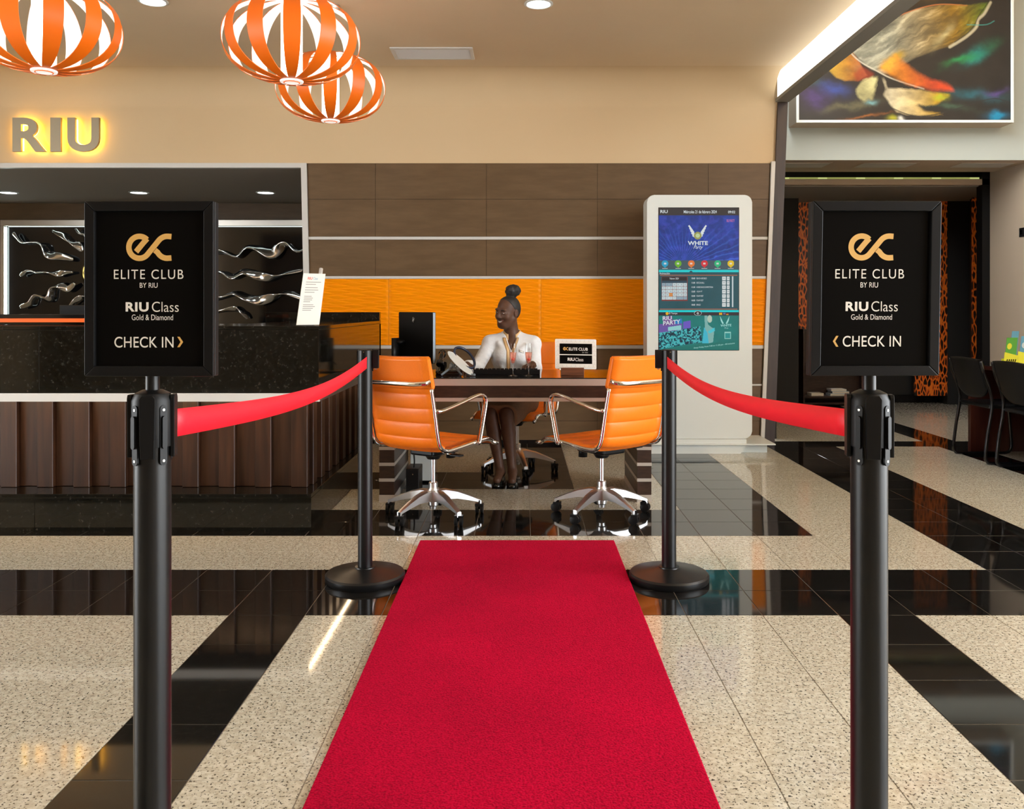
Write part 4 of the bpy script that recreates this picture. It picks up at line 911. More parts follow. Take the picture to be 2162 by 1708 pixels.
# ================================================================== PAINTING (abstract swirl on a dark ground)
FYP = 8.53; pw0, pw1, ph0, ph1 = 1681, 2140, 259, -70
pt = thing('painting', 'large abstract painting with pale wing shapes on black in a slim white frame', 'painting', at(1910, 262, 8.65))
px0, px1, pz0, pz1 = gx(pw0, FYP), gx(pw1, FYP), gz(ph0, FYP), gz(ph1, FYP)
box('box_frame', px0, px1, FYP+.012, PW, pz0, pz1, 'beige', pt)
fw = .026
for (a, b, c_, e_) in ((px0, px1, pz0, pz0+fw), (px0, px1, pz1-fw, pz1), (px0, px0+fw, pz0+fw, pz1-fw), (px1-fw, px1, pz0+fw, pz1-fw)): box('frame_moulding', a, b, FYP-.006, FYP+.011, c_, e_, 'white', pt, .002)
PWD, PHT = 392, 272
Yg, Xg = np.mgrid[0:PHT, 0:PWD]; Xg = pw0+6+(Xg+.5)/PWD*(pw1-pw0-12); Yg = ph1+6+(Yg+.5)/PHT*(ph0-ph1-12)
nA, nB, nC = fbm(Xg, Yg, 11, 5, .018), fbm(Xg, Yg, 12, 5, .03), fbm(Xg*.6+Yg*.5, Yg*.9-Xg*.3, 13, 5, .06)
wx, wy = Xg+(nA-.5)*26, Yg+(nB-.5)*22
im = np.ones((PHT, PWD, 3))*lin((33, 29, 25))*(.6+.8*nB[..., None])
def blend(mask, col): 
    global im
    im = im*(1-mask[..., None])+col*mask[..., None]
def glow(cx, cy, rx, ry, col, al=1.0, rot=0.0):
    c_, s_ = math.cos(rot), math.sin(rot); dx, dy = wx-cx, wy-cy
    d_ = ((dx*c_+dy*s_)/rx)**2+((-dx*s_+dy*c_)/ry)**2; blend(np.clip(np.exp(-d_*1.6)*al*(.45+1.1*nC), 0, 1), lin(col))
def zp(pts): return [(1600+x/3.847, y/3.847) for x, y in pts]
def soft(pts, X=None, Y=None, wd=3.0):
    X = Xg if X is None else X; Y = Yg if Y is None else Y
    acc = np.zeros(X.shape); offs = [(a, b) for a in (-wd, 0, wd) for b in (-wd, 0, wd)]
    for a, b in offs: acc += poly_mask(pts, X+a, Y+b)
    return acc/len(offs)
glow(1760, 186, 40, 18, (40, 70, 150), .9, .15); glow(1720, 205, 40, 26, (70, 45, 110), .8); glow(1700, 170, 30, 14, (45, 95, 60), .7)
glow(2060, 115, 40, 14, (10, 130, 125), 1, -.55); glow(2030, 128, 40, 8, (30, 150, 80), .9, -.35); glow(2090, 95, 30, 14, (30, 110, 70), .7, -.5)
glow(2060, 200, 75, 14, (30, 95, 105), .9, .1); glow(2105, 243, 22, 12, (0, 150, 195), 1.2); glow(2105, 195, 30, 8, (90, 70, 140), .8, -.15); glow(2000, 225, 70, 8, (60, 90, 70), .7, .12)
glow(1800, 222, 60, 10, (120, 115, 80), .7, -.15); glow(1760, 60, 60, 40, (25, 22, 20), .8); glow(1830, 20, 60, 12, (150, 80, 30), .7, -.35); glow(2010, -20, 80, 20, (120, 90, 40), .6, -.2); glow(1900, -45, 120, 20, (90, 40, 25), .6)
leaf2 = soft(zp([(735, 340), (690, 390), (600, 450), (545, 500), (580, 570), (640, 625), (720, 652), (820, 650), (900, 615), (840, 520), (775, 430)]), wx*.3+Xg*.7, wy*.3+Yg*.7, 1.5)
t_ = np.clip((Xg-1742)/80, 0, 1)[..., None]
blend(leaf2, (lin((215, 175, 50))*(1-t_)+lin((165, 70, 15))*t_)*(.6+.7*nC[..., None])+lin((200, 190, 150))*np.clip(nA-.5, 0, 1)[..., None])
blend(soft(zp([(780, 600), (850, 540), (950, 600), (900, 645), (800, 655)]), wd=2.5)*.7, lin((150, 45, 12)))
wing = soft(zp([(745, 395), (850, 330), (900, 275), (1000, 205), (1130, 135), (1290, 75), (1470, 40), (1600, 36), (1720, 42), (1890, 15), (1870, 70), (1790, 140), (1770, 205), (1690, 285), (1570, 370), (1420, 415), (1290, 465), (1190, 520), (1090, 590), (1030, 600), (930, 560), (850, 500), (785, 440)]), wx*.18+Xg*.82, wy*.18+Yg*.82, 1.5)
t_ = np.clip((Xg-1880)/130, 0, 1)[..., None]; t2 = np.clip((Xg-2020)/60, 0, 1)[..., None]
wc = lin((188, 186, 160))*(1-t_)+lin((196, 150, 35))*t_; wc = wc*(1-t2)+lin((130, 160, 30))*t2
ca_, sa_ = math.cos(-.5), math.sin(-.5); nS = fbm((wx*ca_+wy*sa_)*.3, (-wx*sa_+wy*ca_)*1.6, 21, 5, .07); nS = np.clip((nS-.5)*2.2+.5, 0, 1)
blend(wing, wc*(.30+.55*nS[..., None])+lin((235, 225, 190))*np.clip(nS-.62, 0, 1)[..., None]*.5)
glow(1895, 122, 24, 12, (190, 150, 30), .9, -.3); glow(1990, 75, 10, 34, (215, 205, 150), .5, .5)
def stroke_p(pts, wd, col, al=1.0):
    d_ = np.full(Xg.shape, 1e9)
    P = [(p.x, p.y) for p in smooth_path([(a, b, 0) for a, b in zp(pts)], 6)]
    for (a, b), (c_, e_) in zip(P[:-1], P[1:]):
        L2 = (c_-a)**2+(e_-b)**2+1e-9; t = np.clip(((Xg-a)*(c_-a)+(Yg-b)*(e_-b))/L2, 0, 1); d_ = np.minimum(d_, np.hypot(Xg-a-t*(c_-a), Yg-b-t*(e_-b)))
    blend(np.clip(1.4-d_/wd, 0, 1)*al, lin(col))
stroke_p([(1890, 20), (1840, 110), (1790, 160), (1775, 220), (1690, 300), (1560, 380)], 3.2, (205, 195, 160), .9); stroke_p([(1880, 10), (1800, 120), (1760, 200), (1700, 270), (1600, 340)], 1.1, (50, 45, 25), .8)
stroke_p([(725, 340), (760, 430), (850, 510), (960, 570), (1100, 640), (1350, 720)], 1.6, (215, 205, 180), .8); stroke_p([(900, 275), (1080, 160), (1290, 75), (1480, 35), (1700, 45)], 1.3, (220, 130, 70), .6)
stroke_p([(1700, 200), (1850, 200), (1920, 170)], 1.2, (60, 160, 150), .7)
fl = soft(zp([(985, 560), (1020, 500), (1110, 450), (1190, 520), (1300, 590), (1440, 640), (1560, 690), (1600, 740), (1420, 728), (1250, 680), (1080, 610)]), wx*.7+Xg*.3, wy*.7+Yg*.3, 3.5)
t_ = np.clip((Xg-1860)/110, 0, 1)[..., None]; blend(fl*.92, (lin((225, 150, 30))*(1-t_)+lin((215, 70, 20))*t_)*(.55+.9*nC[..., None])); glow(1880, 133, 18, 14, (235, 190, 60), .7)
bl = soft(zp([(805, 720), (850, 660), (930, 650), (985, 625), (975, 720), (930, 800), (850, 820), (810, 780)]), wx, wy, 2.5); blend(bl, (lin((200, 190, 130))*(.4+1.0*nC[..., None]))); glow(1838, 216, 14, 6, (120, 170, 170), 1)
lf = soft(zp([(1015, 625), (1040, 660), (1060, 715), (1200, 715), (1380, 735), (1560, 770), (1440, 850), (1290, 850), (1380, 900), (1500, 930), (1300, 940), (1130, 900), (1070, 840), (1025, 770), (1050, 720)]), wx*.4+Xg*.6, wy*.4+Yg*.6, 2.0)
t_ = np.clip((Xg-1880)/100, 0, 1)[..., None]; blend(lf, (lin((220, 205, 165))*(1-t_)+lin((205, 160, 30))*t_)*(.55+.8*nC[..., None])); glow(1985, 205, 16, 8, (190, 200, 40), .9); glow(1965, 228, 26, 6, (25, 22, 20), .9, .1)
stroke_p([(1100, 880), (1250, 935), (1400, 935), (1620, 880), (1900, 800), (2040, 830)], 1.2, (40, 40, 40), .8); glow(1885, 248, 12, 8, (180, 175, 40), 1); glow(1905, 248, 10, 6, (230, 225, 210), 1)
glow(1830, 245, 60, 4, (190, 110, 30), .5, -.2)
grid_print('canvas', np.clip(im*.62*(.75+.5*nC[..., None]), 0, 1), (px0+fw, FYP+.004, pz0+fw), (1, 0, 0), (0, 0, 1), px1-px0-2*fw, pz1-pz0-2*fw, 'canvas', pt)
# ================================================================== RIGHT: TABLE, CHAIRS, BROCHURES
tb = thing('side_table', 'dark red wooden table against the beige wall at the right edge', 'table', (4.4, 6.5, 0))
box('table_top', 3.72, 5.10, 5.3, 7.55, .715, .745, 'red_wood', tb, .004); box('glass_sheet', 3.725, 5.095, 5.305, 7.545, .7452, .751, 'black_gloss', tb)
for ya in (5.55, 7.36): box('leg_panel', 3.79, 4.98, ya, ya+.045, 0, .714, 'red_wood', tb, .002)
box('modesty_panel', 4.36, 4.39, 5.596, 7.358, .12, .714, 'red_wood', tb)
def guest_chair():
    t = thing('guest_chair', 'x', 'chair')                      # faces +X; origin between the back feet on the floor
    vs, fs = [], []; n1, n2 = 14, 16                               # backrest: gently dished, rounded lower edge
    for side in (1, -1):
        for j in range(n1+1):
            for i in range(n2+1):
                s_ = -1+2*i/n2; zt = .822-.012*s_**2; zbot = .50+.075*s_**4+.02*s_**2
                z_ = zt+(zbot-zt)*j/n1; xb_ = .055-(z_-.5)*.28+.018*(1-s_**2)*-1
                vs.append((xb_+side*.009, s_*.235, z_))
    m_ = (n1+1)*(n2+1)
    for j in range(n1):
        for i in range(n2):
            a = j*(n2+1)+i; fs.append((a, a+1, a+n2+2, a+n2+1)); a += m_; fs.append((a, a+n2+1, a+n2+2, a+1))
    for j in range(n1):
        for i in (0, n2): a = j*(n2+1)+i; fs.append((a, a+n2+1, a+n2+1+m_, a+m_))
    for i in range(n2):
        for j in (0, n1): a = j*(n2+1)+i; fs.append((a, a+1, a+1+m_, a+m_))
    mobj('backrest', vs, fs, 'black_plastic', t, True)
    box('seat', .04, .49, -.225, .225, .43, .462, 'black_plastic', t, .012, seg=3)
    for sy in (-1, 1):
        p = smooth_path([(-.035, sy*.243, .80), (-.01, sy*.246, .70), (.035, sy*.248, .58), (.05, sy*.248, .44), (.02, sy*.248, .25), (.0, sy*.248, .07), (.012, sy*.248, .028), (.05, sy*.248, .013), (.25, sy*.248, .013), (.42, sy*.248, .013), (.47, sy*.248, .04), (.478, sy*.248, .12), (.455, sy*.248, .35), (.44, sy*.248, .43), (.40, sy*.235, .447)], 6)
        tube('frame_tube', p, .0125, 'black_gloss', t, 10)
    tube('cross_tube', [(.05, -.246, .44), (.05, .246, .44)], .009, 'black_gloss', t, 8)
    return t
g1 = guest_chair(); g1.location = (3.575, 6.97, 0); tag(g1, 'black guest chair further from the camera at the red wooden table', 'chair', 'black chairs at the side table')
g2 = copy_tree(g1); g2.location = (3.60, 6.36, 0); tag(g2, 'black guest chair cut off by the right edge of the photo', 'chair', 'black chairs at the side table')
bh = thing('brochure_holder', 'yellow brochure holder standing on the side table', 'brochure holder', at(2141, 752, 6.9))
for i, (a, b) in enumerate(((2119, 2148), (2147, 2185))):
    A = at(a, 756, 6.9+.03*i); B = at(b, 756, 6.92); A.z = B.z = .7515
    uu = (B-A); vv = Vector((uu.length*.16, .0, .19 if i == 0 else .20)); nb = uu.cross(vv).normalized(); nb = -nb if nb.y > 0 else nb
    h_ = .43
    prism('pocket', [(0, 0), (1, 0), (1.0, h_), (0, h_+.15)], A, uu, vv, -nb*.006, 'brochure_yellow', bh)
    prism('spine', [(0, 0), (.9, 0), (.9, .3), (0, .3)], A-nb*.03, uu, vv, -nb*.004, 'brochure_yellow', bh)
    prism('leaflet', [(.12, .05), (.9, .05), (.9, 1.18), (.12, 1.18)], A-nb*.012, uu, vv, -nb*.004, 'brochure_green' if i == 0 else 'brochure_blue', bh)
    prism('leaflet', [(.5, .05), (1.0, .05), (1.0, 1.45), (.5, 1.45)], A-nb*.019, uu, vv, -nb*.004, 'brochure_blue' if i == 0 else 'white', bh)
    prism('leaflet_picture', arc(.36, .82, .17, 0, 340, 14, .13), A-nb*.0119, uu, vv, nb*.0005, 'brochure_yellow' if i == 0 else 'white', bh)
    if i == 0:
        mb = MB()
        for q_ in range(5): mb.add(prism_data([(.15+.15*q_, .16), (.22+.15*q_, .16), (.27+.15*q_, .27), (.19+.15*q_, .29)], A+nb*.0002, uu, vv, nb*.0004))
        mb.build('printed_marks', 'black_plastic', bh)
sw = thing('wall_switch', 'small dark switch plate on the beige wall at the right edge', 'switch', (RX-.006, 8.98, gz(489, 8.98)))
box('plate', RX-.010, RX-.0005, 8.94, 9.02, gz(500, 8.98), gz(481, 8.98), 'black_plastic', sw, .002); box('rocker', RX-.014, RX-.0102, 8.96, 9.0, gz(495, 8.98), gz(486, 8.98), 'black_gloss', sw, .001)
# low bookcase in the dark room
bc = thing('bookcase', 'low dark bookcase in the room behind the right sign', 'bookcase', (gx(1760, 10.9), 10.9, 0))
b0, b1 = gx(1696, 10.8), gx(1835, 10.8)
box('back', b0, b1, 11.05, 11.07, 0, .95, 'wood_desk', bc)
for zz in (.02, .10, .50, .93): box('shelf', b0+.02, b1-.02, 10.8, 11.049, zz, zz+.02, 'wood_desk', bc)
for xx_ in (b0, b1-.02): box('side_panel', xx_, xx_+.0195, 10.8, 11.049, 0, .95, 'wood_desk', bc)
for i, (a, b, h_, mt, lab) in enumerate(((1712, 1738, .035, 'paper', 'cream book lying on the low bookcase shelf'), (1752, 1790, .03, 'white', 'lowest book of the pale stack on the bookcase shelf'), (1756, 1792, .03, 'steel_blue', 'middle book of the pale stack on the bookcase shelf'), (1754, 1786, .025, 'white_print', 'top book of the pale stack on the bookcase shelf'))):
    z_ = .1205+(0 if i < 2 else (.0305 if i == 2 else .061)); o = thing('book', lab, 'book', (gx((a+b)/2, 10.85), 10.9, z_), 'books on the dark bookcase')
    box('cover', gx(a, 10.85), gx(b, 10.85), 10.83, 11.0, z_, z_+h_, mt, o, .001); box('pages', gx(a, 10.85)+.004, gx(b, 10.85)-.004, 10.828, 10.9, z_+.004, z_+h_-.004, 'paper', o)
# ================================================================== THINGS ON AND UNDER THE DESK
# monitor, turned towards the sitter
mo = thing('computer_monitor', 'black computer monitor seen from behind on the left of the desk', 'monitor', (-.72, 5.92, DZ))
A = at(842, 767, 5.98); B = at(913, 767, 5.74); uu = Vector((B.x-A.x, B.y-A.y, 0)); wl = uu.length; uu.normalize(); nb = Vector((uu.y, -uu.x, 0)); nb = nb if nb.y < 0 else -nb
zt, zl = gz(659, 5.85), gz(766, 5.85)
prism('screen_housing', rrect(0, wl, zl, zt, .006), Vector((A.x, A.y, 0)), uu, Vector((0, 0, 1)), -nb*.028, 'black_plastic', mo, bev=.002)
prism('silver_rim', [(wl-.002, zl+.004), (wl+.0015, zl+.004), (wl+.0015, zt-.004), (wl-.002, zt-.004)], Vector((A.x, A.y, 0))-nb*.004, uu, Vector((0, 0, 1)), -nb*.02, 'steel_blue', mo)
cO = Vector((A.x, A.y, 0))+nb*.0006; cu_, cv_ = wl*.44, zt-.052
lg = prism('maker_badge', arc(cu_, cv_, .020, 0, 345, 24), cO-nb*.0004, uu, Vector((0, 0, 1)), nb*.0008, 'black_gloss', mo)
mb = MB()
for (a, b) in (((-.010, -.012), (.0, .017)), ((.0, -.017), (.010, .012))): mb.add(stroke_data([(cu_+a[0], cv_+a[1]), (cu_+b[0], cv_+b[1])], .003, cO+nb*.0006, uu, (0, 0, 1)))
mb.add(stroke_data([(cu_-.005, cv_+.004), (cu_-.001, cv_+.007), (cu_, cv_+.003), (cu_-.003, cv_-.008)], .0025, cO+nb*.0007, uu, (0, 0, 1))); mb.add(stroke_data([(cu_+.002, cv_-.004), (cu_+.005, cv_+.006), (cu_+.008, cv_+.003), (cu_+.005, cv_-.006)], .0025, cO+nb*.0007, uu, (0, 0, 1)))
mb.build('badge_lettering', 'grey_print', lg)
sc = Vector((A.x, A.y, 0))+uu*.03+nb*.055
tube('stand_column', [Vector((sc.x, sc.y, DZ+.008)), Vector((sc.x, sc.y, gz(713, 5.95)))], .030, 'black_plastic', mo, 16, .5, up=nb)
tube('stand_arm', [Vector((sc.x, sc.y, gz(722, 5.95))), Vector((sc.x, sc.y, gz(722, 5.95)))-nb*.06+uu*.03], .014, 'black_plastic', mo, 10)
box('stand_base', sc.x-.085, sc.x+.085, sc.y-.08, sc.y+.10, DZ+.0005, DZ+.0085, 'black_plastic', mo, .003)
tube('cable', smooth_path([(sc.x-.045, sc.y-.04, DZ+.05), (sc.x-.02, sc.y-.06, DZ+.075), (sc.x+.04, sc.y-.06, DZ+.07), (sc.x+.08, sc.y-.05, DZ+.02), (sc.x+.12, sc.y-.04, DZ+.006)], 6), .004, 'black_plastic', mo, 8)
# desk phone
ph = thing('desk_phone', 'black desk phone between the monitor and the round white panel', 'phone', (-.53, 5.78, DZ))
fx0, fx1 = gx(922, 5.8), gx(972, 5.8)
prism('body', [(0, 0), (.20, 0), (.20, .018), (.02, .085), (0, .08)], (fx0, 5.92, DZ+.0005), (0, -1, 0), (0, 0, 1), (fx1-fx0, 0, 0), 'black_gloss', ph, bev=.004)
tube('handset', smooth_path([(fx0+.03, 5.90, DZ+.118), (fx0+.032, 5.87, DZ+.128), (fx0+.032, 5.80, DZ+.118), (fx0+.03, 5.735, DZ+.078), (fx0+.03, 5.715, DZ+.062)], 5), [.026]*6+[.017]*9+[.026]*6, 'black_gloss', ph, 12)
for r_ in range(4):
    for c_ in range(3):
        y_ = 5.82-r_*.024; x_ = fx0+.085+c_*.026; z_ = DZ+.085-(5.90-y_)*.372
        box('key', x_, x_+.018, y_-.016, y_, z_-.004, z_+.004, 'grey_print', ph)
tube('cord', smooth_path([(fx0+.03, 5.71, DZ+.05), (fx0+.02, 5.66, DZ+.012), (fx0+.06, 5.62, DZ+.008), (fx0+.12, 5.61, DZ+.008), (fx0+.17, 5.64, DZ+.008)], 6), .004, 'black_gloss', ph, 8)
# round white panel with dark hoop on a crossed stand
rp = thing('round_panel', 'tilted round white panel with dark hoop on a crossed stand', 'desk stand', at(968, 796, 5.57))
Cc = at(971, 767, 5.58); ax = (at(997, 793, 5.56)-at(946, 741, 5.60)).normalized(); bx_ = Vector((.10, .99, .10)); bx_ = (bx_-ax*bx_.dot(ax)).normalized(); nr = ax.cross(bx_).normalized()
vs, fs = lathe_data([(0, 0), (.104, 0), (.108, .003), (.104, .006), (0, .006)], (0, 0, 0), 40); T3 = lambda v_, c_, sc_=1: c_+ax*v_[0]*sc_+bx_*v_[1]*sc_+nr*v_[2]
mobj('white_disc', [T3(v_, Cc) for v_ in vs], fs, 'white', rp, False)
bx2 = Vector((.36, .86, .36)); hoop = [Cc+Vector((.022, .105, .030))+ax*.085*math.cos(a)+bx2*.075*math.sin(a) for a in np.linspace(0, 2*PI, 41)]
tube('hoop', hoop, .009, 'navy', rp, 10)
for (a, b) in (((962, 769), (932, 799)), ((952, 766), (975, 797)), ((985, 790), (1003, 797))):
    A_ = at(*a, 5.585); B_ = at(*b, 5.53); B_.z = DZ+.009; tube('stand_leg', [A_, B_], .007, 'steel_blue', rp, 8, .5)
# keyboard
kb = thing('keyboard', 'black computer keyboard on the glass desk top in front of the woman', 'keyboard', (-.1, 5.75, DZ))
bx0, bx1 = gx(1000, 5.68), gx(1140, 5.68)
prism('case', [(0, 0), (.15, .0), (.15, .012), (0, .034)], (bx0, 5.66, DZ+.0005), (0, 1, 0), (0, 0, 1), (bx1-bx0, 0, 0), 'black_plastic', kb, bev=.002)
km = None
for r_ in range(5):
    for c_ in range(15):
        x_ = bx0+.012+c_*.0272; y_ = 5.672+r_*.027; z_ = DZ+.036-.1467*(y_-5.66)
        if km is None:
            ko = box('key', x_, x_+.023, y_, y_+.022, z_-.004, z_+.006, 'black_plastic', kb, .002, seg=1); km = ko; kr = Vector((x_, y_, z_))
        else:
            ko = bpy.data.objects.new('key', km.data); C.objects.link(ko); ko.parent = kb; ko.location = Vector((x_, y_, z_))-kr
# name plate
npl = thing('name_plate', 'white acrylic club plate on a wooden block at the right of the desk', 'sign', at(1213, 795, 5.62))
NYp = 5.62; nk = NYp/F; cxp, cyp = 1215.5, 748; yw = math.radians(-3)
U = Vector((math.cos(yw), math.sin(yw), -.012)); V = Vector((0, .05, 1)).normalized(); NO = at(cxp, cyp, NYp); N = Vector((0, -1, .05)).normalized()
def nrect(a, b, c_, e_): return [((a-cxp)*nk, (cyp-e_)*nk), ((b-cxp)*nk, (cyp-e_)*nk), ((b-cxp)*nk, (cyp-c_)*nk), ((a-cxp)*nk, (cyp-c_)*nk)]
prism('acrylic_sheet', rrect((1172-cxp)*nk, (1259-cxp)*nk, (cyp-779)*nk, (cyp-716)*nk, .008), NO, U, V, -N*.005, 'acrylic', npl, bev=.001)
mb = MB()
for (a, c_) in [(1174+9.3*i, 717.5) for i in range(9)]+[(1174+9.3*i, 770) for i in range(9)]+[(1173.5, 727+9.3*i) for i in range(5)]+[(1250.5, 727+9.3*i) for i in range(5)]:
    for hx in range(3):
        an = math.radians(90+120*hx); p0 = ((a+4-cxp)*nk, (cyp-c_-4)*nk); mb.add(stroke_data([p0, (p0[0]+math.cos(an)*4.0*nk, p0[1]+math.sin(an)*4.0*nk)], .45*nk, NO+N*.0005, U, V))
mb.build('line_pattern', 'silver_edge', npl)
for (c_, e_) in ((725.5, 748), (750, 768)): prism('black_label', nrect(1181.5, 1250, c_, e_), NO, U, V, N*.0008, 'sign_black', npl)
O_ = NO+N*.0012
def nt(s_, a, b, c_, e_, mt, bold=0): text('lettering', s_, (a-cxp)*nk, (b-cxp)*nk, (cyp-e_)*nk, (cyp-c_)*nk, O_, U, V, mt, npl, bold)
ec_logo((1189-cxp)*nk, (1199.5-cxp)*nk, (cyp-740)*nk, (cyp-733)*nk, O_, U, V, 'gold_print', npl)
nt('ELITE CLUB', 1201, 1241, 734, 740, 'white_print', .015); nt('BY RIU', 1229.5, 1241, 742.5, 745.5, 'grey_print'); nt('RIU', 1198.5, 1213, 755.5, 762, 'white_print', .03); nt('Class', 1214.5, 1231.5, 755.5, 762.5, 'white_print')
M['walnut'] = noise_mat('walnut_block', (.10, .03, .012), (.16, .055, .022), 8, .4, 4, (.5, 3, 6))
box('wooden_block', gx(1185, NYp-.02), gx(1233, NYp-.02), NYp-.028, NYp+.03, DZ+.0005, gz(776, NYp), 'walnut', npl, .001)
# champagne flutes
def flute(label, px):
    Yc = 5.555; X = gx(px, Yc); o = thing('champagne_flute', label, 'glass', (X, Yc, DZ), 'pink drinks on the desk'); c = (X, Yc, DZ+.0006); hgt = .208
    prof = [(0, .0), (.029, .0), (.030, .0015), (.012, .006), (.0045, .012), (.0038, .05), (.005, .066), (.012, .082), (.019, .105), (.0225, .135), (.0232, .17), (.0215, hgt)]
    lathe('glass', prof, c, 'glass', o, 28, sharp=False, caps=False)
    lathe('drink', [(0, .0775), (.0102, .0848), (.0172, .1055), (.0206, .135), (.0211, .151), (0, .151)], c, 'drink', o, 24, sharp=False)
    vs, fs = lathe_data([(0, -.0095)]+[(.0095*math.cos(t), .0095*math.sin(t)) for t in np.linspace(-1.3, 1.3, 9)]+[(0, .0095)], (X+.001, Yc, DZ+.106), 14); mobj('cherry', vs, fs, 'cherry', o, True)
flute('champagne flute with pink drink and cherry, nearer the round white panel', 1083)
flute('champagne flute with pink drink and cherry, nearer the name plate', 1116)
# under the desk
pc = thing('computer_tower', 'grey computer tower under the desk behind the left chair', 'computer', (gx(892, 6.2), 6.25, 0))
box('case', gx(872, 6.2), gx(916, 6.2), 6.05, 6.45, .012, .40, 'silver_edge', pc, .004); box('front_bezel', gx(873, 6.2), gx(915, 6.2), 6.038, 6.049, .015, .397, 'white', pc, .002)
for yy_ in (6.08, 6.40): box('foot', gx(874, 6.2), gx(914, 6.2), yy_, yy_+.03, 0, .0115, 'black_plastic', pc)
ups = thing('power_unit', 'small black power unit on the floor beside the left desk leg', 'power unit', (gx(874, 5.75), 5.75, 0))
box('case', gx(861, 5.75), gx(888, 5.75), 5.66, 5.86, 0, .165, 'black_plastic', ups, .004); tube('plug_cable', smooth_path([(gx(875, 5.75), 5.72, .16), (gx(876, 5.75), 5.72, .21), (gx(872, 5.75), 5.75, .28), (gx(862, 5.75), 5.8, .34), (gx(852, 5.75), 5.85, .36)], 6), .005, 'black_plastic', ups, 8)
prism('socket_lamp', arc(gx(875, 5.75), .13, .004, 0, 330, 10), (0, 5.6595, 0), (1, 0, 0), (0, 0, 1), (0, -.001, 0), 'screw', ups)
